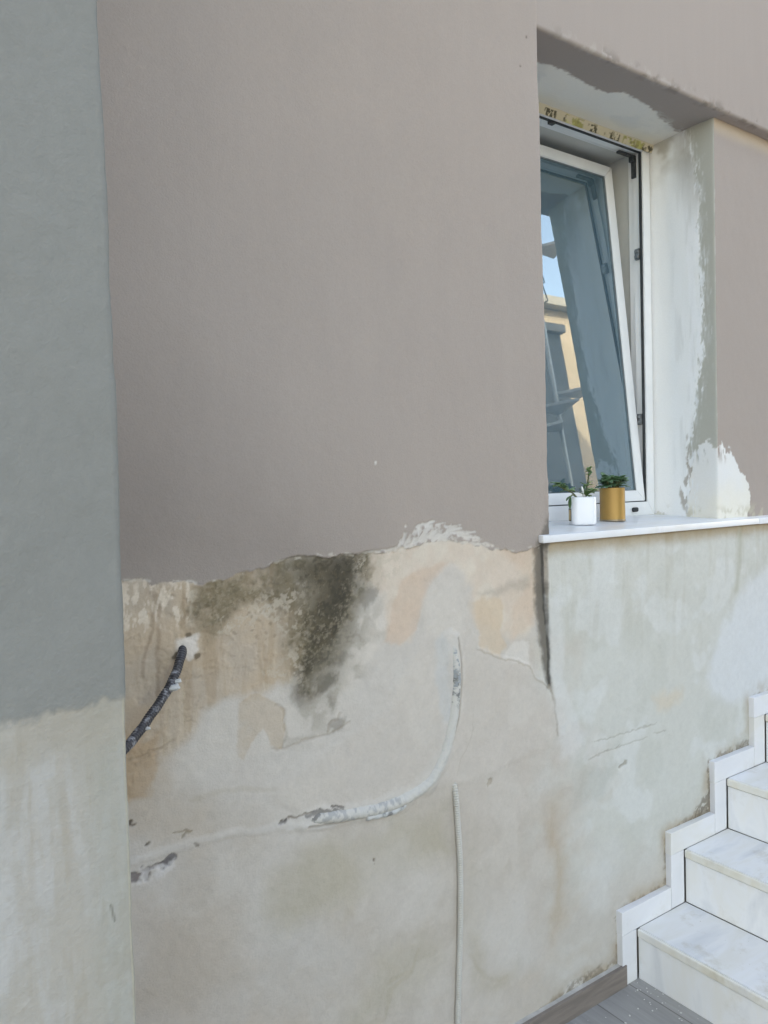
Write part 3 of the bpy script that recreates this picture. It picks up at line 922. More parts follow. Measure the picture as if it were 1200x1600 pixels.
def mitred(bm, x0, x1, z0, z1, ax0, ax1, az0, az1, y0, y1, mtx=None, bev=0.0):
    """a four-piece frame with mitred corners: outer rectangle, inner rectangle, depth"""
    O = [(x0, z0), (x1, z0), (x1, z1), (x0, z1)]
    I = [(ax0, az0), (ax1, az0), (ax1, az1), (ax0, az1)]
    g = 0.0004
    for k in range(4):
        k2 = (k + 1) % 4
        quad = [O[k], O[k2], I[k2], I[k]]
        c = np.mean(np.array(quad), 0)
        dirx = np.array(O[k2]) - np.array(O[k])
        dirx = dirx / np.hypot(*dirx)
        quad = [(np.array(p) - dirx * g * np.sign(np.dot(np.array(p) - c, dirx))) for p in quad]
        a = [bm.verts.new((p[0], y0, p[1])) for p in quad]
        b = [bm.verts.new((p[0], y1, p[1])) for p in quad]
        fs = [bm.faces.new(a), bm.faces.new(b[::-1])]
        for i in range(4): fs.append(bm.faces.new((a[i], b[i], b[(i + 1) % 4], a[(i + 1) % 4])))
        if bev:
            bmesh.ops.bevel(bm, geom=list({e for f in fs for e in f.edges}), offset=bev, segments=2, profile=0.5, affect='EDGES')
    if mtx is not None:
        for v in bm.verts: v.co = mtx @ v.co
    return bm


bm = bmesh.new()
mitred(bm, WX0, WX1, WZ0, WZ1, IX0, IX1, IZ0, IZ1, FRAME_Y, FRAME_Y + 0.022, bev=0.0015)
wp('frame', bm, M_PVC, 35)
bm = bmesh.new()
mitred(bm, WX0, WX1, WZ0, WZ1, IX0 - 0.002, IX1 + 0.002, IZ0 - 0.002, IZ1 + 0.002, FRAME_Y + 0.0225, FRAME_Y + 0.045)
mitred(bm, WX0, WX1, WZ0, WZ1, IX0 - 0.012, IX1 + 0.010, IZ0 - 0.012, IZ1 + 0.010, FRAME_Y + 0.0452, FRAME_Y + 0.072)
wp('rebate', bm, M_PVC, 35)
bm = bmesh.new()
mitred(bm, IX0 - 0.004, IX1 + 0.0005, IZ0 - 0.0005, IZ1 + 0.0005, IX0 + 0.004, IX1 - 0.007, IZ0 + 0.003, IZ1 - 0.004, FRAME_Y + 0.006, FRAME_Y + 0.014)
wp('frame_gasket', bm, M_GASKET)
# inner lining of the wall opening, pale
bm = bmesh.new()
mitred(bm, WX0 - 0.06, WX1 + 0.05, WZ0 - 0.06, WZ1 + 0.05, WX0 + 0.01, WX1 - 0.02, WZ0 + 0.01, WZ1 - 0.012, FRAME_Y + 0.0725, 0.60)
to_house(obj('inner_lining', bm, mat_var('inner lining paint', lin(196, 196, 190), lin(205, 205, 200), 0.8, 5, 0.05)))

# sash, hinged at the bottom, top leaning into the room
SZ0, SZ1 = 0.004, 1.286
tilt = math.atan2(0.128, 1.262)
SM = Matrix.Translation((0, FRAME_Y - 0.002, 1.480)) @ Matrix.Rotation(-tilt, 4, 'X')
SX0, SX1 = IX0 - 0.006, 2.412
bm = bmesh.new()
mitred(bm, SX0, SX1, SZ0, SZ1, SX0 + 0.044, SX1 - 0.042, SZ0 + 0.040, SZ1 - 0.042, 0.0, 0.060, SM, 0.003)
wp('sash', bm, M_PVC, 35)
bm = bmesh.new()
mitred(bm, SX0 + 0.043, SX1 - 0.041, SZ0 + 0.039, SZ1 - 0.041, SX0 + 0.046, SX1 - 0.044, SZ0 + 0.042, SZ1 - 0.044, 0.005, 0.014, SM)
wp('glazing_gasket', bm, mat_var('grey rubber', lin(112, 118, 120), lin(128, 133, 135), 0.6, 30, 0.05))

gm, nt, b = new_mat('coated window glass')
nt.nodes.remove(b)
out = nt.nodes['Material Output']
tr = nt.nodes.new('ShaderNodeBsdfTransparent')
tr.inputs[0].default_value = (0.58, 0.76, 0.86, 1)
gl = nt.nodes.new('ShaderNodeBsdfGlossy')
gl.inputs['Roughness'].default_value = 0.010
gl.inputs['Color'].default_value = (0.80, 0.93, 1.0, 1)
fr = nt.nodes.new('ShaderNodeFresnel')
fr.inputs['IOR'].default_value = 1.9
mxs = nt.nodes.new('ShaderNodeMixShader')
mf = nt.nodes.new('ShaderNodeMapRange')
mf.inputs['To Min'].default_value, mf.inputs['To Max'].default_value = 0.22, 1.0
nt.links.new(fr.outputs[0], mf.inputs[0])
nw = noise_node(nt, 3.0, 2)
bmp = nt.nodes.new('ShaderNodeBump')
bmp.inputs['Strength'].default_value = 0.02
bmp.inputs['Distance'].default_value = 0.01
nt.links.new(nw.outputs[0], bmp.inputs['Height'])
nt.links.new(bmp.outputs[0], gl.inputs['Normal'])
nt.links.new(mf.outputs[0], mxs.inputs[0])
nt.links.new(tr.outputs[0], mxs.inputs[1])
nt.links.new(gl.outputs[0], mxs.inputs[2])
dv = nt.nodes.new('ShaderNodeBsdfDiffuse')               # blue-grey veil imitating haze, lightens the pane
dv.inputs[0].default_value = (*lin(142, 176, 188), 1)
mx2 = nt.nodes.new('ShaderNodeMixShader')
dn = noise_node(nt, 7.0, 5, 0.65, (1, 1, 0.5))
dm_ = nt.nodes.new('ShaderNodeMapRange')
dm_.inputs['To Min'].default_value, dm_.inputs['To Max'].default_value = 0.11, 0.24
nt.links.new(dn.outputs[0], dm_.inputs[0])
nt.links.new(dm_.outputs[0], mx2.inputs[0])
nt.links.new(mxs.outputs[0], mx2.inputs[1])
nt.links.new(dv.outputs[0], mx2.inputs[2])
nt.links.new(mx2.outputs[0], out.inputs[0])
bm = bmesh.new()
bx(bm, SX0 + 0.0435, SX1 - 0.0415, 0.010, 0.014, SZ0 + 0.0395, SZ1 - 0.0415, mat=SM)
wp('pane', bm, gm)

# hardware: strikers on the jamb, scissor stay in the top corner, drain cap
for z in (2.385, 1.770):
    bm = bmesh.new()
    bx(bm, IX1 - 0.009, IX1 + 0.004, FRAME_Y + 0.016, FRAME_Y + 0.036, z, z + 0.040, 0.001)
    bx(bm, IX1 - 0.014, IX1 - 0.008, FRAME_Y + 0.018, FRAME_Y + 0.034, z + 0.004, z + 0.014, 0.001)
    bx(bm, IX1 - 0.014, IX1 - 0.008, FRAME_Y + 0.018, FRAME_Y + 0.034, z + 0.024, z + 0.034, 0.001)
    wp('striker_plate', bm, M_STEEL)
bm = bmesh.new()
bx(bm, IX1 - 0.006, IX1 + 0.002, FRAME_Y + 0.030, FRAME_Y + 0.048, IZ1 - 0.085, IZ1 - 0.004, 0.001)
bx(bm, IX1 - 0.090, IX1 - 0.004, FRAME_Y + 0.034, FRAME_Y + 0.048, IZ1 - 0.010, IZ1 - 0.002, 0.001)
bx(bm, IX1 - 0.020, IX1 - 0.004, FRAME_Y + 0.030, FRAME_Y + 0.048, IZ1 - 0.028, IZ1 - 0.004, 0.001)
wp('scissor_stay', bm, M_DARKSTEEL)
bm = bmesh.new()
bx(bm, 1.950, 1.972, FRAME_Y + 0.006, FRAME_Y + 0.022, IZ1 - 0.010, IZ1 + 0.002, 0.001)
wp('catch', bm, M_DARKSTEEL)
bm = bmesh.new()
dc = at(991, 796, FRAME_Y)
bx(bm, dc[0] - 0.016, dc[0] + 0.016, FRAME_Y - 0.010, FRAME_Y + 0.001, dc[2] - 0.009, dc[2] + 0.008, 0.006, 4)
wp('drain_cap', bm, M_GASKET, 50)
sc_ = at(956, 430, FRAME_Y + 0.09)
bm = bmesh.new()
bx(bm, SX1 - 0.002, SX1 + 0.004, 0.02, 0.04, 0.905, 0.94, 0.001, mat=SM)
wp('locking_pin', bm, M_STEEL)

# paint and foam left on the top of the frame: a separate ragged strip of old putty with green patches
ux = rng((WX0 - 0.01, WX1 + 0.01, 0.004))
vz = np.linspace(0, 1, 12)
U, V = np.repeat(ux, 12), np.tile(vz, len(ux))
T = Painter(U, V * 0.036, lin(206, 196, 170))
gpat = np.zeros(len(U))
for a, b_ in ((1.99, 2.10), (2.37, 2.43), (2.30, 2.38)):
    gpat = np.maximum(gpat, sst(0, 0.012, U - a) * sst(0, 0.012, b_ - U))
T.mix(gpat * sst(0.42, 0.5, fbm(U, V * 0.05, 0.03, 160, 3)) * (V < 0.75), lin(150, 148, 74), 0.8)
T.mix(gpat * sst(0.55, 0.6, fbm(U, V * 0.05, 0.02, 164, 3)), lin(200, 200, 130), 0.5)
dm = np.zeros(len(U))
for a, b_ in ((1.90, 1.965), (1.97, 2.01), (2.115, 2.17), (2.22, 2.29), (2.40, 2.48)):
    dm = np.maximum(dm, sst(0, 0.008, U - a) * sst(0, 0.008, b_ - U))
T.mix(dm * sst(0.50, 0.56, fbm(U * 1.6, V * 0.03, 0.016, 161, 3)) * (V < 0.7), lin(62, 58, 40), 0.9)
T.mix(sst(0.66, 0.72, fbm(U, V * 0.036, 0.02, 162, 3)), lin(120, 112, 88), 0.6)
T.mix((V > 0.8) * 1.0, lin(200, 192, 172), 0.7)
zt = np.array([IZ1 + 0.001, TOP_Z - 0.006])
co = np.stack([U, FRAME_Y - 0.004 - (V * 0.012) + (fbm(U, V * 0.04, 0.02, 163, 3) - 0.5) * 0.002, zt[0] + V * (zt[1] - zt[0])], 1)
idx = np.arange(len(U)).reshape(len(ux), 12)
q = np.stack([idx[:-1, :-1], idx[1:, :-1], idx[1:, 1:], idx[:-1, 1:]], -1).reshape(-1, 4)
WIN_PARTS.append(raw_mesh('putty_strip', co, q, T.col, M_SOFFIT, None))

bpy.context.view_layer.update()
for o in WIN_PARTS:
    o.parent = win
    o.matrix_parent_inverse = win.matrix_world.inverted()

# curtain behind the glass
M_CURT = mat_var('blue grey curtain', lin(150, 182, 205), lin(165, 195, 215), 0.9, 4, 0.2, 30, dim=(4, 1, 0.6))
bm = bmesh.new()
prev = None
for i in range(161):
    x = 1.60 + 0.95 * i / 160
    y = 0.50 + 0.010 * math.sin(i * 0.55) + 0.006 * math.sin(i * 0.23 + 1)
    a, b_ = bm.verts.new((x, y, 1.40)), bm.verts.new((x, y + 0.004, 2.80))
    if prev: bm.faces.new((prev[0], a, b_, prev[1]))
    prev = (a, b_)
cu = smooth(obj('curtain', bm, M_CURT))
set_props(cu, 'blue grey curtain hanging inside behind the tilted window', 'curtain')

# tile skirting along the wall foot, left of the stairs
FLOOR_Z = 0.014
M_TILE = mat_var('wood look skirting tile', lin(118, 108, 101), lin(138, 127, 119), 0.45, 6, 0.04, 80, dim=(1, 1, 9))
M_TILETOP = mat_var('raw tile edge and grout', lin(176, 172, 166), lin(196, 192, 186), 0.9, 30, 0.2)
sk = to_house(box_obj('skirting_board', 0.30, 1.868, -0.024, -0.014, FLOOR_Z, 0.079, M_TILE, None, 0.0008))
bm = bmesh.new()
bx(bm, 0.30, 1.8675, -0.0138, 0.004, FLOOR_Z, 0.0775)
gr = obj('grout_bed', bm, M_TILETOP)
gr.parent = sk

# the mass of the house behind the facade: roof, sides, back (keeps the sun out of the room)
M_BODY = mat_var('house render', lin(150, 140, 134), lin(160, 150, 142), 0.9, 3, 0.1)
bm = bmesh.new()
bx(bm, -8.0, 9.0, 0.40, 0.50, ROOF_Z - 0.10, ROOF_Z + 0.2)
bx(bm, -8.0, 9.0, 0.50, 6.0, ROOF_Z, ROOF_Z + 0.2)
bx(bm, -8.0, 9.0, 6.0, 6.2, 0.0, ROOF_Z + 0.2)
bx(bm, -8.2, -8.0, 0.0, 6.2, 0.0, ROOF_Z + 0.2)
bx(bm, 9.0, 9.2, 0.0, 6.2, 0.0, ROOF_Z + 0.2)
bx(bm, -8.0, 9.0, 0.004, 0.40, ROOF_Z + 0.001, ROOF_Z + 0.2)
bx(bm, -8.0, 9.0, 0.60, 6.0, 0.6, 0.7)
to_house(obj('house_body', bm, M_BODY))
bm = bmesh.new()                                     # thick wall round the window opening, inside
bx(bm, -8.0, 1.57, 0.36, 0.60, 0.0, ROOF_Z - 0.11)
bx(bm, 2.50, 9.0, 0.36, 0.60, 0.0, ROOF_Z - 0.11)
bx(bm, 1.57, 2.50, 0.36, 0.60, 0.0, 1.36)
bx(bm, 1.57, 2.50, 0.36, 0.60, 2.86, ROOF_Z - 0.11)
to_house(obj('inner_wall', bm, M_BODY))

# ================================================================== PIER
PIER_Y = -0.70
pier = thing('pier', 'grey green painted pier with bare streaked plaster below, at the left edge of the photo', 'pier', (0, PIER_Y, 0))
PX1 = float(at(191, 900, PIER_Y)[0])
flat = rng((-8.0, -0.5, 0.5), (-0.5, 0.0, 0.05), (0.0, PX1 - 0.006, 0.0018))
prof = [(x, PIER_Y, 0, -1) for x in flat]
for k in range(1, 5):
    a = k / 4 * math.pi / 2
    prof.append((PX1 - 0.006 + 0.006 * math.sin(a), PIER_Y + 0.006 - 0.006 * math.cos(a), math.sin(a), -math.cos(a)))
prof += [(PX1, y, 1, 0) for y in np.linspace(PIER_Y + 0.02, -0.003, 60)]
prof = np.array(prof)
zs = rng((0, 0.9, 0.02), (0.9, 1.40, 0.0018), (1.40, 2.5, 0.004), (2.5, ROOF_Z, 0.4))
arc = np.where(prof[:, 1] > PIER_Y + 0.0001, PX1 + (prof[:, 1] - PIER_Y), prof[:, 0])
A, ZZ = np.repeat(arc, len(zs)), np.tile(zs, len(prof))
Q = Painter(A, ZZ, lin(127, 128, 125))
Q.col *= (1 + (fbm(A, ZZ, 0.3, 201, 4) - 0.5) * 0.07 + (fbm(A, ZZ, 0.010, 202, 3) - 0.5) * 0.07)[:, None]
bl = W([(-400, 1150), (0, 1137), (40, 1130), (60, 1122), (100, 1107), (150, 1100), (190, 1089)], PIER_Y)
zb = np.interp(A, [p[0] for p in bl], [p[1] for p in bl]) + (fbm(A, ZZ, 0.03, 203, 4, 0.6) - 0.5) * 0.014
bare = sst(-0.006, 0.005, zb - ZZ + (fbm(A, ZZ, 0.008, 212, 3) - 0.5) * 0.012)
lowc = np.tile(np.array(lin(160, 156, 149)), (len(A), 1))
stk = fbm(A * 5.5, ZZ * 0.8, 0.08, 204, 4, 0.6)
stk2 = fbm(A * 4.0, ZZ * 0.6, 0.05, 205, 4, 0.6)


def mixto(c, mk, k):
    mk = (mk * k)[:, None]
    return c * (1 - mk) + mk


def mx(base, mk, c, k):
    mk = (mk * k)[:, None]
    return base * (1 - mk) + np.array(c) * mk


lowc = mx(lowc, sst(0.38, 0.68, stk), lin(167, 166, 164), 0.75)
lowc = mx(lowc, sst(0.48, 0.72, stk2), lin(150, 143, 130), 0.45)
lowc = mx(lowc, sst(0.5, 0.7, fbm(A, ZZ, 0.25, 206, 4)), lin(172, 172, 172), 0.5)
lowc = mx(lowc, sst(PX1 - 0.06, PX1 - 0.02, A) * sst(0.8, 1.0, ZZ), lin(146, 147, 139), 0.55)
lowc = mx(lowc, sst(0.56, 0.68, fbm(A, ZZ, 0.035, 207, 5, 0.6)) * sst(1.15, 1.0, ZZ), lin(142, 135, 122), 0.5)
lowc = mx(lowc, sst(0.52, 0.62, fbm(A, ZZ, 0.02, 211, 4, 0.6)), lin(156, 153, 146), 0.4)
lowc = mx(lowc, sst(0.0, 0.03, ZZ - (zb - 0.06)), lin(154, 148, 137), 0.55)
lowc = mx(lowc, np.clip(1 - np.abs(A - PX1) / 0.003, 0, 1), lin(186, 177, 152), 0.4)
bb = bare[:, None]
Q.col = Q.col * (1 - bb) + lowc * bb
Q.h = (fbm(A, ZZ, 0.06, 208, 4) - 0.5) * 0.003 + (fbm(A, ZZ, 0.3, 209, 3) - 0.5) * 0.006 - bare * 0.001 + (fbm(A, ZZ, 0.008, 210, 3) - 0.5) * 0.0007
k = Q.line(W([(174, 1415), (180, 1440)], PIER_Y), 0.0003, 0.0016)
Q.mix(k, lin(100, 98, 90), 0.7)
co_n = np.stack([prof[:, 2], prof[:, 3], prof[:, 0] * 0], 1)
P3 = np.stack([prof[:, 0], prof[:, 1], prof[:, 0] * 0], 1)
pf = grid_mesh('pier_face', P3, co_n, prof, zs, Q, M_PLASTER, None)
pf.parent = pier
pf.matrix_parent_inverse = Matrix.Translation((0, -PIER_Y, 0))
bm = bmesh.new()
bx(bm, -8.0, PX1 - 0.03, PIER_Y + 0.03, -0.005, 0.0, ROOF_Z - 0.01)
bx(bm, -8.0, PX1 - 0.02, PIER_Y - 0.01, 0.0, ROOF_Z, ROOF_Z + 0.15)
pc = obj('pier_core', bm, M_BODY)
pc.parent = pier
pc.matrix_parent_inverse = Matrix.Translation((0, -PIER_Y, 0))

# ================================================================== CONDUITS
def mat_pipe(name, c, c2, scuff, sscale, lo=0.56, hi=0.62, rough=0.5):
    mt, nt, b = new_mat(name)
    n = noise_node(nt, sscale, 4, 0.6)
    r = nt.nodes.new('ShaderNodeValToRGB')
    e = r.color_ramp.elements
    e[0].position, e[0].color = 0.35, (*c, 1)
    e[1].position, e[1].color = hi, (*scuff, 1)
    k = e.new(lo)
    k.color = (*c2, 1)
    nt.links.new(n.outputs[0], r.inputs[0])
    nt.links.new(r.outputs[0], b.inputs['Base Color'])
    b.inputs['Roughness'].default_value = rough
    n2 = noise_node(nt, 240, 4)
    add_bump(nt, b, n2.outputs[0], 0.35, 0.002)
    return mt


# white pipe curving out of the plaster, half buried
path = []
for k, (px, py) in enumerate(CURVED_PIPE):
    p = at(px, py)
    f = k / (len(CURVED_PIPE) - 1)
    depth = 0.003 - 0.002 * math.sin(f * math.pi) + (0.007 if k in (0, 10) else 0)
    path.append((p[0], depth, p[2]))
path = spline(path, 620)
rn = np.random.RandomState(3)
bm = bmesh.new()
tube(bm, path, lambda f, a, L: 0.0165 * (0.80 + 0.2 * math.sin(f * 3.1)) * min(1.0, 0.35 + f * 22) + 0.0006 * math.sin(L * 110 + 2 * a) * math.sin(L * 41 + a) + 0.0002 * math.sin(L * 420 + 3 * a), 24)
M_WPIPE = mat_pipe('paint caked white pipe', lin(198, 199, 198), lin(190, 191, 190), lin(122, 122, 122), 38, 0.57, 0.68)
wpipe = smooth(obj('conduit_pipe', bm, M_PLASTER))
nvx = len(wpipe.data.vertices)
ff, aa = np.arange(nvx) // 24 / 620.0, np.arange(nvx) % 24 / 24.0
ln = fbm(ff * 0.9, 0.02 * np.cos(aa * 6.283) + 0.01, 0.016, 301, 5, 0.65)
pcol = np.tile(np.array(lin(196, 193, 187)), (nvx, 1))


def pmx(mk, c):
    global pcol
    pcol = pcol * (1 - mk[:, None]) + np.array(c) * mk[:, None]


pmx(sst(0.50, 0.62, ln) * 0.5, lin(184, 183, 180))
pmx(sst(0.09, 0.15, ff) * sst(0.27, 0.22, ff) * sst(0.44, 0.58, ln) * 0.85, lin(104, 105, 104))
pmx(sst(0.03, 0.06, ff) * sst(0.5, 0.56, fbm(ff, 0.02 * np.cos(aa * 6.283), 0.012, 302, 4, 0.6)) * sst(0.22, 0.18, ff), lin(150, 154, 156))
pmx(sst(0.60, 0.64, ff) * sst(0.52, 0.60, fbm(ff * 0.9, 0.02 * np.cos(aa * 6.283), 0.012, 303, 4, 0.6)) * 0.7, lin(156, 156, 157))
pmx(sst(0.90, 0.94, ff) * sst(0.47, 0.56, ln) * 0.8, lin(112, 108, 106))
at2 = wpipe.data.attributes.new('albedo', 'FLOAT_COLOR', 'POINT')
at2.data.foreach_set('color', np.concatenate([pcol, np.ones((nvx, 1))], 1).astype(np.float32).ravel())
set_props(wpipe, 'white pipe half buried in the plaster, sweeping down in a long curve to the left', 'pipe')
bm = bmesh.new()
p2 = spline([tuple(at(px, py, -0.003)) for px, py in ((572, 1277), (592, 1273), (615, 1267), (632, 1257))], 30)
tube(bm, p2, lambda f, a, L: 0.0085 + 0.0008 * math.sin(L * 260), 12)
o = smooth(obj('broken_sleeve', bm, M_WPIPE))
o.parent = wpipe
# straight corrugated conduit
bm = bmesh.new()
pts = [(709, 1222, 0.004), (712, 1246, -0.004), (716, 1300, -0.006), (719, 1360, -0.007), (719, 1440, -0.007), (717, 1520, -0.006), (715, 1600, -0.006), (714, 1680, -0.006)]
p3 = spline([tuple(at(px, py, y)) for px, py, y in pts], 620)
tube(bm, p3, lambda f, a, L: 0.0076 + 0.0008 * math.sin(L * 2 * math.pi / 0.0062) - (0.0015 if f < 0.02 else 0), 12)
M_COND = mat_pipe('ivory corrugated plastic', lin(194, 190, 183), lin(190, 186, 178), lin(182, 177, 168), 14, 0.55, 0.7)
set_props(smooth(obj('corrugated_conduit', bm, M_COND)), 'thin ivory corrugated conduit running straight down the plaster to the floor', 'conduit')
# dark hose from the hole to behind the pier
bm = bmesh.new()
a0, a1 = at(288, 1010), at(272, 1062, -0.045)
hp = [(a0[0], 0.02, a0[2] + 0.004), tuple(at(284, 1022, -0.012)), tuple(at(273, 1056, -0.045)), tuple(at(250, 1097, -0.075)), tuple(at(225, 1133, -0.105)), tuple(at(195, 1170, -0.14)), tuple(at(160, 1212, -0.18))]
p4 = spline(hp, 420)
tube(bm, p4, lambda f, a, L: 0.0086 + 0.0007 * math.sin(L * 2 * math.pi / 0.0056) + 0.0012 * math.sin(L * 43 + a) * math.sin(L * 97 + 2 * a), 14)
M_HOSE = mat_pipe('black hose with paint splashes', lin(52, 50, 54), lin(62, 60, 64), lin(138, 138, 143), 70, 0.54, 0.66)
hose = smooth(obj('hose', bm, M_HOSE))
set_props(hose, 'black ribbed hose splashed with paint, slanting from a hole in the wall behind the pier', 'hose')
for f, sx in ((0.40, 0.0105), (0.36, 0.007), (0.68, 0.005)):
    bm = bmesh.new()
    c = Vector(p4[int(f * 420)])
    bmesh.ops.create_icosphere(bm, subdivisions=3, radius=1.0)
    for v in bm.verts:
        n = 0.75 + 0.5 * float(vnoise(np.array([v.co.x * 2.1 + 5 * f]), np.array([v.co.z * 2.3 + v.co.y]), 5)[0])
        v.co = Vector((v.co.x * sx * 1.1, v.co.y * sx * 0.8, v.co.z * sx * 0.7)) * n + c + Vector((0.007, -0.007, -0.003))
    o = smooth(obj('plaster_splash', bm, mat_var('plaster lump', lin(178, 178, 178), lin(200, 200, 198), 0.9, 60, 0.3)))
    o.parent = hose

dirty(M_TREAD, 0.5)
dirty(M_NOSE, 0.45)
# ================================================================== STAIRCASE
stair = thing('staircase', 'white marble staircase climbing along the plastered wall', 'staircase', (1.93, -0.02, FLOOR_Z))
bpy.context.view_layer.update()
SM_INV = Matrix.Translation((-1.93, 0.02, -FLOOR_Z))


def sp(name, bm, mat):
    o = obj(name, bm, mat, stair)
    o.matrix_parent_inverse = SM_INV
    return o


N0X, GO, RISE, T0 = 1.921, 0.2475, 0.1757, 0.1725
SW = -1.35                                          # free end of the stairs, towards the street
NST = 6
for k in range(NST):
    nx, tz = N0X + k * GO, T0 + k * RISE
    rx = nx + 0.006
    zlow = FLOOR_Z if k == 0 else tz - RISE + 0.001
    bm = bmesh.new()
    bx(bm, rx, rx + 0.020, SW, -0.0213, zlow, tz - 0.0285, 0.001)
    sp('riser', bm, M_RISER)
    bm = bmesh.new()
    bx(bm, nx + 0.012, nx + GO + 0.004, SW - 0.01, -0.0208, tz - 0.026, tz, 0.0009)
    sp('tread', bm, M_TREAD)
    bm = bmesh.new()
    bx(bm, nx, nx + 0.0118, SW - 0.01, -0.0209, tz - 0.026, tz, 0.0042, 3)
    sp('tread_edge', bm, M_NOSE)
    bm = bmesh.new()
    bx(bm, rx + 0.001, rx + 0.02, SW + 0.002, -0.022, tz - 0.0285, tz - 0.0262)
    sp('joint', bm, M_JOINT)
    # stepped skirting on the wall: a level piece over the tread and an upright below it
    bm = bmesh.new()
    bx(bm, nx - 0.069, nx + GO - 0.071, -0.0205, 0.004, tz + 0.0005, tz + 0.072, 0.0012)
    sp('skirting_tile', bm, M_SKIRT)
    bm = bmesh.new()
    bx(bm, nx - 0.068, nx + 0.0, -0.0200, 0.004, (FLOOR_Z if k == 0 else tz - RISE + 0.001), tz - 0.0005, 0.0012)
    sp('skirting_upright', bm, M_SKIRT)
    bm = bmesh.new()                                 # solid core under the step
    bx(bm, rx + 0.0205, N0X + NST * GO + 1.2, SW + 0.01, -0.03, zlow - (0 if k == 0 else 0.03), tz - 0.0265)
    sp('core', bm, M_JOINT)
bm = bmesh.new()
tz = T0 + NST * RISE
bx(bm, N0X + NST * GO, N0X + NST * GO + 1.2, SW - 0.01, -0.0215, tz - 0.03, tz, 0.002)
bx(bm, N0X + NST * GO + 0.006, N0X + NST * GO + 0.026, SW, -0.0215, tz - RISE + 0.001, tz - 0.0305, 0.001)
sp('landing', bm, M_TREAD)
bm = bmesh.new()
bx(bm, N0X + NST * GO + 0.03, N0X + NST * GO + 1.19, SW + 0.01, -0.03, tz - RISE - 0.03, tz - 0.031)
sp('core', bm, M_JOINT)

# ================================================================== POTTED PLANTS
rnd = random.Random(11)


def leaf(bm, base, direction, length, width, curl=0.25, fold=0.25):
    d = Vector(direction).normalized()
    side = d.cross(Vector((0, 0, 1)))
    if side.length < 0.1: side = Vector((1, 0, 0))
    side.normalize()
    up = side.cross(d).normalized()
    rows = []
    for i in range(7):
        t = i / 6
        w = width * (math.sin(math.pi * min(1, t * 0.93 + 0.05)) ** 0.8) * (0.55 + 0.75 * t if t < 0.6 else 1.0)
        c = Vector(base) + d * length * t - up * (curl * length * t * t)
        rows.append([bm.verts.new(c + side * w * s + up * (fold * abs(s) * w + 0.0012)) for s in (-1, -0.5, 0, 0.5, 1)])
    for a, b in zip(rows, rows[1:]):
        for j in range(4): bm.faces.new((a[j], a[j + 1], b[j + 1], b[j]))


def thick(o, t=0.0012):
    md = o.modifiers.new('thickness', 'SOLIDIFY')
    md.thickness = t
    return o


def sill_z(y): return 1.414 + (y + 0.022) / 0.312 * 0.016 + 0.0005


M_LEAF = mat_var('succulent leaf', lin(62, 94, 54), lin(112, 142, 88), 0.45, 18, 0.1)
M_LEAF2 = mat_var('darker succulent leaf', lin(50, 82, 56), lin(88, 124, 88), 0.4, 22, 0.1)
M_STEM = mat_var('plant stem', lin(78, 88, 56), lin(98, 100, 66), 0.6, 30)
M_SOIL = mat_var('potting soil', lin(52, 42, 34), lin(78, 64, 52), 0.95, 80, 0.6)
M_WPOT = mat_var('white glazed pot', lin(232, 234, 238), lin(238, 240, 242), 0.3, 5, 0.02)
M_GOLD = mat_var('gold kraft tin', lin(164, 126, 68), lin(182, 143, 80), 0.42, 7, 0.06, 60, metal=0.25, dim=(1, 1, 0.4))
M_RIM = mat_var('tin rim', lin(140, 124, 104), lin(160, 144, 120), 0.4, 20, 0.05, metal=0.5)
M_STICKER = mat_var('tan sticker', lin(178, 150, 104), lin(200, 172, 124), 0.6, 40, 0.02)
M_INK = mat_var('dark sticker border', lin(70, 56, 44), lin(88, 72, 56), 0.6, 40, 0.02)
M_MARKER = mat_var('white plastic marker', lin(226, 228, 228), lin(236, 236, 236), 0.4, 10, 0.02)

# white square pot
wy = 0.150
wx = 1.902
pot1 = thing('potted_plant', 'white square pot with rounded corners holding a straggly trailing succulent', 'potted plant', (wx, wy, sill_z(wy)), math.radians(-35))
hw, hh = 0.0395, 0.089


def rrect(hw, r, n=6):
    out = []
    for cx, cy, a0 in ((hw - r, hw - r, 0), (-hw + r, hw - r, 90), (-hw + r, -hw + r, 180), (hw - r, -hw + r, 270)):
        for k in range(n + 1):
            a = math.radians(a0 + 90 * k / n)
            out.append((cx + r * math.cos(a), cy + r * math.sin(a)))
    return out


bm = bmesh.new()
rings = []
for w, z in ((hw - 0.004, 0.0), (hw - 0.001, 0.003), (hw, 0.008), (hw, hh - 0.003), (hw - 0.0008, hh - 0.0008), (hw - 0.002, hh), (hw - 0.0045, hh - 0.001), (hw - 0.005, hh - 0.02), (hw - 0.005, 0.06)):
    rings.append([bm.verts.new((x, y, z)) for x, y in rrect(w, 0.020 if w > hw - 0.003 else 0.017)])
for a, b in zip(rings, rings[1:]):
    for i in range(len(a)): bm.faces.new((a[i], a[(i + 1) % len(a)], b[(i + 1) % len(a)], b[i]))
bm.faces.new(rings[0][::-1])
pot = smooth(obj('pot', bm, M_WPOT, pot1), 60)
bm = bmesh.new()
bx(bm, -hw - 0.0008, -hw + 0.001, -0.018, 0.014, 0.012, 0.052)
stk_ = obj('sticker', bm, M_INK, pot)
bm = bmesh.new()
bx(bm, -hw - 0.0014, -hw - 0.0009, -0.014, 0.010, 0.016, 0.048)
o = obj('sticker_print', bm, M_STICKER, pot)
bm = bmesh.new()
pts = rrect(hw - 0.0055, 0.012)
prism(bm, pts, 0.070, 0.080)
for v in bm.verts: v.co.z += rnd.uniform(-0.002, 0.003)
obj('soil', bm, M_SOIL, pot1)
cr, sr = RIGHT, FWD
rz = Matrix.Rotation(math.radians(35), 3, 'Z')


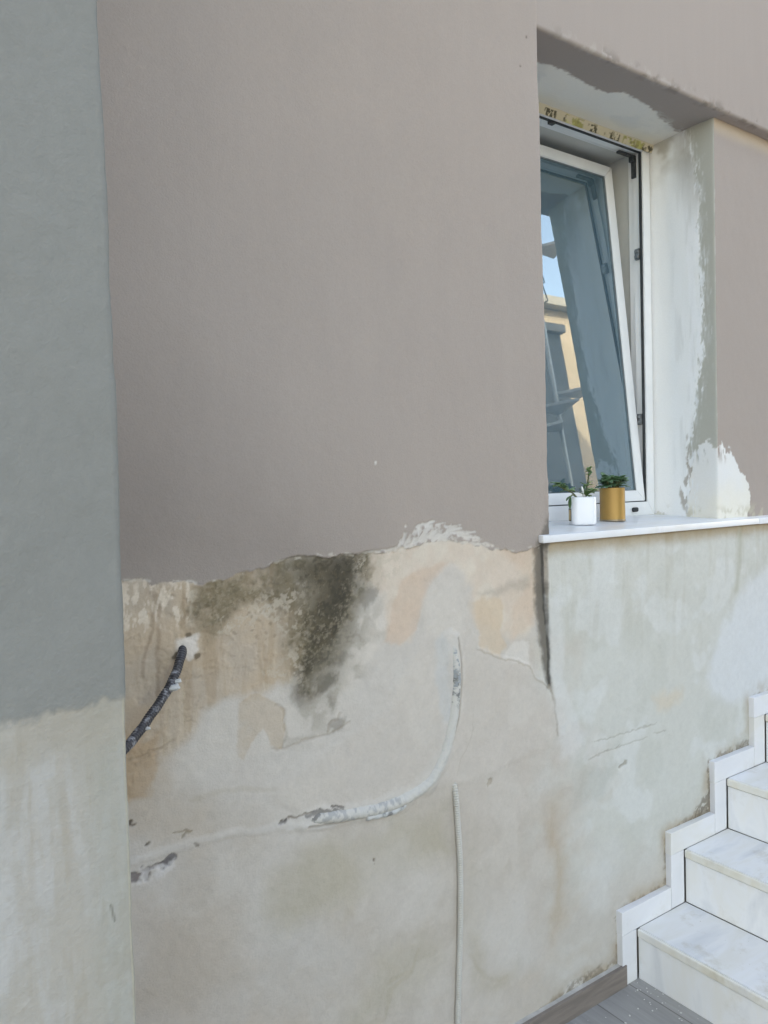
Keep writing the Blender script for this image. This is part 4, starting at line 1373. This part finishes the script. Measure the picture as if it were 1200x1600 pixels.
def loc(rx, ry, z):
    """offset right/away as seen from the street corner, in the turned pot's own axes"""
    v = rz @ Vector((RIGHT[0] * rx + FWD[0] * ry, RIGHT[1] * rx + FWD[1] * ry, 0))
    return Vector((v.x, v.y, z))


bm_s, bm_l = bmesh.new(), bmesh.new()
stems = [[loc(-0.01, 0.0, 0.078), loc(-0.03, -0.01, 0.100), loc(-0.060, -0.015, 0.115), loc(-0.082, -0.02, 0.128)],
         [loc(0.008, 0.01, 0.078), loc(0.018, 0.01, 0.115), loc(0.024, 0.008, 0.150), loc(0.026, 0.004, 0.176)],
         [loc(0.0, -0.01, 0.078), loc(0.012, -0.02, 0.096), loc(0.026, -0.022, 0.108)],
         [loc(-0.015, -0.02, 0.078), loc(-0.036, -0.035, 0.096), loc(-0.046, -0.04, 0.092)]]
for s in stems:
    sp_ = spline([tuple(p) for p in s], 14)
    tube(bm_s, sp_, 0.0022, 6)


def sprout(p, n, ln, wd, spread, bm):
    for i in range(n):
        a = rnd.uniform(0, 2 * math.pi)
        e = rnd.uniform(0.0, spread)
        leaf(bm, p, (math.cos(a), math.sin(a), e), ln * rnd.uniform(0.7, 1.2), wd * rnd.uniform(0.8, 1.15), rnd.uniform(0.0, 0.4))


for t in (0.5, 0.75, 0.9, 1.0): sprout(Vector(spline([tuple(p) for p in stems[0]], 20)[int(t * 20)]), 6, 0.027, 0.0105, 0.7, bm_l)
for t in (0.25, 0.4, 0.78, 0.9, 1.0): sprout(Vector(spline([tuple(p) for p in stems[1]], 20)[int(t * 20)]), 4 if t < 0.8 else 6, 0.022 if t < 0.5 else 0.017, 0.0075 if t < 0.5 else 0.0055, 0.9, bm_l)
leaf(bm_l, loc(0.004, 0, 0.112), loc(0.6, 0, 0.75), 0.040, 0.010, 0.2)
leaf(bm_l, loc(0.0, 0.002, 0.105), loc(0.5, 0.2, 0.9), 0.034, 0.009, 0.2)
for t in (0.4, 0.7, 1.0): sprout(Vector(spline([tuple(p) for p in stems[2]], 20)[int(t * 20)]), 6, 0.024, 0.0085, 0.8, bm_l)
leaf(bm_l, loc(-0.046, -0.04, 0.092), loc(-0.15, -0.1, -1), 0.040, 0.007, 0.1)
leaf(bm_l, loc(-0.044, -0.04, 0.094), loc(-0.5, -0.1, -0.4), 0.024, 0.008, 0.1)
smooth(obj('stem', bm_s, M_STEM, pot1))
thick(smooth(obj('foliage', bm_l, M_LEAF, pot1)), 0.0014)
# white marker stick in the soil
mk = bmesh.new()
b0 = Vector((wx, wy, sill_z(wy)))
base = b0 + Vector((RIGHT[0] * -0.004, RIGHT[1] * -0.004 - 0.02, 0.072))
tip = base + Vector((RIGHT[0] * -0.012, RIGHT[1] * -0.012, 0.050))
tube(mk, [base, base.lerp(tip, 0.55), base.lerp(tip, 0.551), base.lerp(tip, 0.94), tip], lambda f, a, L: (0.0046, 0.0046, 0.0036, 0.0030, 0.0018)[min(4, int(f * 4 + 0.5))], 10)
set_props(smooth(obj('marker_stick', mk, M_MARKER), 40), 'short white plastic stick poked into the soil of the white pot', 'plant marker')

# gold round tin
gy = 0.185
gx = 2.094
pot2 = thing('potted_plant', 'round gold coloured tin with a compact bushy green succulent', 'potted plant', (gx, gy, sill_z(gy)))
gr_, gh = 0.0415, 0.112


def lathe(bm, prof, n=48):
    rings = [[bm.verts.new((r * math.cos(2 * math.pi * i / n), r * math.sin(2 * math.pi * i / n), z)) for i in range(n)] for r, z in prof]
    for a, b in zip(rings, rings[1:]):
        for i in range(n): bm.faces.new((a[i], a[(i + 1) % n], b[(i + 1) % n], b[i]))
    return rings


bm = bmesh.new()
lathe(bm, [(gr_, 0.006), (gr_ + 0.0002, 0.03), (gr_ - 0.0004, 0.06), (gr_, 0.09), (gr_, gh), (gr_ - 0.0015, gh + 0.0006), (gr_ - 0.003, gh), (gr_ - 0.003, 0.07)])
smooth(obj('tin', bm, M_GOLD, pot2), 50)
bm = bmesh.new()
r_ = lathe(bm, [(gr_ - 0.002, 0.0), (gr_ + 0.0012, 0.0003), (gr_ + 0.0016, 0.003), (gr_ + 0.0002, 0.006)])
bm.faces.new(r_[0][::-1])
smooth(obj('base_rim', bm, M_RIM, pot2), 50)
bm = bmesh.new()
r_ = lathe(bm, [(gr_ - 0.0032, 0.09), (gr_ - 0.004, 0.103), (0.02, 0.106), (0.001, 0.107)], 24)
obj('soil', bm, M_SOIL, pot2)
bm_l, bm_s = bmesh.new(), bmesh.new()
for i in range(11):
    a = 2 * math.pi * i / 11 + rnd.uniform(-0.2, 0.2)
    r = rnd.uniform(0.006, 0.030)
    p0 = Vector((r * 0.6 * math.cos(a), r * 0.6 * math.sin(a), 0.105))
    p1 = Vector((r * 1.15 * math.cos(a), r * 1.15 * math.sin(a), rnd.uniform(0.122, 0.142)))
    tube(bm_s, [p0, p0.lerp(p1, 0.5), p1], 0.002, 6)
    sprout(p1, 9, 0.028, 0.0115, 1.2, bm_l)
    sprout(p0.lerp(p1, 0.55), 4, 0.022, 0.0085, 0.4, bm_l)
for a in (2.6, 2.9, 3.2, 3.5, 0.2, -0.3, 5.2):
    leaf(bm_l, (0.026 * math.cos(a), 0.026 * math.sin(a), 0.118), (math.cos(a), math.sin(a), 0.15), 0.034, 0.009, 0.35)
smooth(obj('stem', bm_s, M_STEM, pot2))
thick(smooth(obj('foliage', bm_l, M_LEAF2, pot2)), 0.0014)

# ================================================================== GROUND, CRUMBS
mt, nt, b = new_mat('wood look floor tile')
tc = nt.nodes.new('ShaderNodeTexCoord')
mp = nt.nodes.new('ShaderNodeMapping')
mp.inputs['Rotation'].default_value = (0, 0, math.pi / 2)
mp.inputs['Location'].default_value = (0.1, 0.07, 0)
nt.links.new(tc.outputs['Object'], mp.inputs[0])
br = nt.nodes.new('ShaderNodeTexBrick')
br.inputs['Scale'].default_value = 1.0
br.inputs['Brick Width'].default_value = 0.90
br.inputs['Row Height'].default_value = 0.15
br.inputs['Mortar Size'].default_value = 0.002
br.inputs['Color1'].default_value = (*lin(148, 146, 143), 1)
br.inputs['Color2'].default_value = (*lin(156, 154, 151), 1)
br.inputs['Mortar'].default_value = (*lin(112, 108, 104), 1)
nt.links.new(mp.outputs[0], br.inputs['Vector'])
gn = noise_node(nt, 5.0, 6, 0.7, (9.0, 0.6, 1))
mr = nt.nodes.new('ShaderNodeMapRange')
mr.inputs['From Min'].default_value, mr.inputs['From Max'].default_value = 0.3, 0.7
mr.inputs['To Min'].default_value, mr.inputs['To Max'].default_value = 0.82, 1.16
nt.links.new(gn.outputs[0], mr.inputs[0])
sc = nt.nodes.new('ShaderNodeVectorMath')
sc.operation = 'SCALE'
nt.links.new(br.outputs['Color'], sc.inputs[0])
nt.links.new(mr.outputs[0], sc.inputs['Scale'])
nt.links.new(sc.outputs[0], b.inputs['Base Color'])
b.inputs['Roughness'].default_value = 0.5
add_bump(nt, b, gn.outputs[0], 0.06, 0.002)
bm = bmesh.new()
vv = [bm.verts.new(p) for p in ((-60, -60, FLOOR_Z), (60, -60, FLOOR_Z), (60, 60, FLOOR_Z), (-60, 60, FLOOR_Z))]
bm.faces.new(vv)
set_props(obj('floor', bm, mt), kind='structure')

bm = bmesh.new()
rc = random.Random(5)
for i in range(95):
    k = rc.random()
    if k < 0.75:
        x, y, z = rc.uniform(1.2, 1.92), -0.03 - abs(rc.gauss(0, 0.22)), FLOOR_Z
        if k < 0.3: x = 1.925 - abs(rc.gauss(0, 0.05))
    elif k < 0.9:
        x, y, z = rc.uniform(2.0, 2.16), rc.uniform(-0.7, -0.1), T0
    else:
        x, y, z = rc.uniform(1.93, 2.15), rc.uniform(-0.6, -0.03), T0
    s = rc.uniform(0.0010, 0.0028) if k < 0.75 else rc.uniform(0.0008, 0.0016)
    mt_ = Matrix.Translation((x, y, z + s * 0.4)) @ Matrix.Rotation(rc.uniform(0, 6), 4, 'Z') @ Matrix.Diagonal((s * rc.uniform(0.8, 1.8), s, s * 0.6, 1))
    bmesh.ops.create_icosphere(bm, subdivisions=1, radius=1.0, matrix=mt_)
cr_ = obj('plaster_crumbs', bm, mat_var('plaster crumbs', lin(206, 204, 198), lin(222, 220, 214), 0.9, 50, 0.2))
set_props(cr_, 'white plaster crumbs scattered on the grey floor and the lowest step', 'crumbs', kind='stuff')

# ================================================================== ACROSS THE YARD (seen mirrored in the window pane)
M_GREYW = mat_var('grey render opposite', lin(112, 117, 121), lin(128, 132, 135), 0.9, 1.2, 0.1)
M_CREAM = mat_var('cream render opposite', lin(150, 140, 126), lin(160, 150, 137), 0.9, 1.2, 0.1)
M_GALV = mat_var('galvanised steel', lin(196, 200, 202), lin(214, 217, 218), 0.4, 12, 0.05, metal=0.4)
M_DGLASS = mat_var('dark window glass', lin(36, 44, 52), lin(50, 58, 66), 0.1, 3, 0.0)
M_WTRIM = mat_var('pale trim', lin(140, 140, 138), lin(152, 152, 150), 0.6, 6, 0.03)
g = thing('outbuilding', 'grey rendered low building across the yard, mirrored in the window pane', 'building', (6, -6.2, FLOOR_Z))


def kid(parent, name, bm, mat):
    o = obj(name, bm, mat)
    o.parent = parent
    o.matrix_parent_inverse = Matrix.Translation(-Vector(parent.location))
    return o


bm = bmesh.new()
bx(bm, 2.0, 9.85, -9.0, -6.2, FLOOR_Z, 5.45)
kid(g, 'wall', bm, M_GREYW)
bm = bmesh.new()
bx(bm, 1.9, 9.90, -9.1, -6.1, 5.455, 5.60, 0.01)
rf = kid(g, 'roof', bm, M_WTRIM)
for x, z in ((4.2, 2.9), (6.3, 2.9), (8.2, 0.9)):
    bm = bmesh.new()
    bx(bm, x, x + 0.9, -6.21, -6.16, z, z + 1.1, 0.01)
    w_ = kid(g, 'window', bm, M_WTRIM)
    bm = bmesh.new()
    bx(bm, x + 0.07, x + 0.83, -6.17, -6.155, z + 0.07, z + 1.03)
    o = obj('pane', bm, M_DGLASS)
    o.parent = w_
c = thing('apartment_building', 'cream rendered building with white windows, sunlit, mirrored in the window pane', 'building', (16, -11, FLOOR_Z))
bm = bmesh.new()
bx(bm, 9.0, 24.0, -16, -11, FLOOR_Z, 8.6)
kid(c, 'wall', bm, M_CREAM)
bm = bmesh.new()
bx(bm, 8.8, 24.2, -16.2, -10.7, 8.605, 8.85, 0.01)
kid(c, 'roof', bm, M_WTRIM)
for x in (10.2, 13.2, 14.75, 17.4, 20.2):
    for z in (1.2, 3.6, 6.3):
        bm = bmesh.new()
        bx(bm, x, x + 0.75, -11.01, -10.94, z, z + 1.3, 0.01)
        w_ = kid(c, 'window', bm, M_WTRIM)
        bm = bmesh.new()
        bx(bm, x + 0.08, x + 0.67, -10.95, -10.93, z + 0.08, z + 1.22)
        o = obj('pane', bm, M_DGLASS)
        o.parent = w_
# galvanised post with bracket plates, in front of the outbuilding
px_, py_ = 8.45, -5.3
ss = thing('steel_post', 'galvanised steel post with triangular bracket plates, mirrored in the window pane', 'post', (px_, py_, FLOOR_Z))
bm = bmesh.new()
tube(bm, [(px_, py_, FLOOR_Z), (px_, py_, 3.5), (px_, py_, 6.9)], 0.032, 14)
kid(ss, 'pole', bm, M_GALV)
for z, a, r0, w0 in ((4.02, 0.35, 0.62, 0.50), (3.72, 2.4, 0.70, 0.42), (3.48, 2.9, 0.60, 0.55), (6.30, 0.35, 0.62, 0.50)):
    bm = bmesh.new()
    pts = [(px_ + 0.05 * math.cos(a - 0.9), py_ + 0.05 * math.sin(a - 0.9)), (px_ + r0 * math.cos(a - w0), py_ + r0 * math.sin(a - w0)),
           (px_ + r0 * math.cos(a + w0), py_ + r0 * math.sin(a + w0)), (px_ + 0.05 * math.cos(a + 0.9), py_ + 0.05 * math.sin(a + 0.9))]
    prism(bm, pts, z, z + 0.04)
    kid(ss, 'bracket_plate', bm, M_GALV)
for dz in (0.0, 0.35):
    bm = bmesh.new()
    tube(bm, [(px_, py_, 6.3 + dz), (px_ + 1.6, py_ - 1.2, 6.22 + dz), (px_ + 3.4, py_ - 5.6, 6.9 + dz)], 0.012, 6)
    kid(ss, 'cable', bm, M_GASKET)
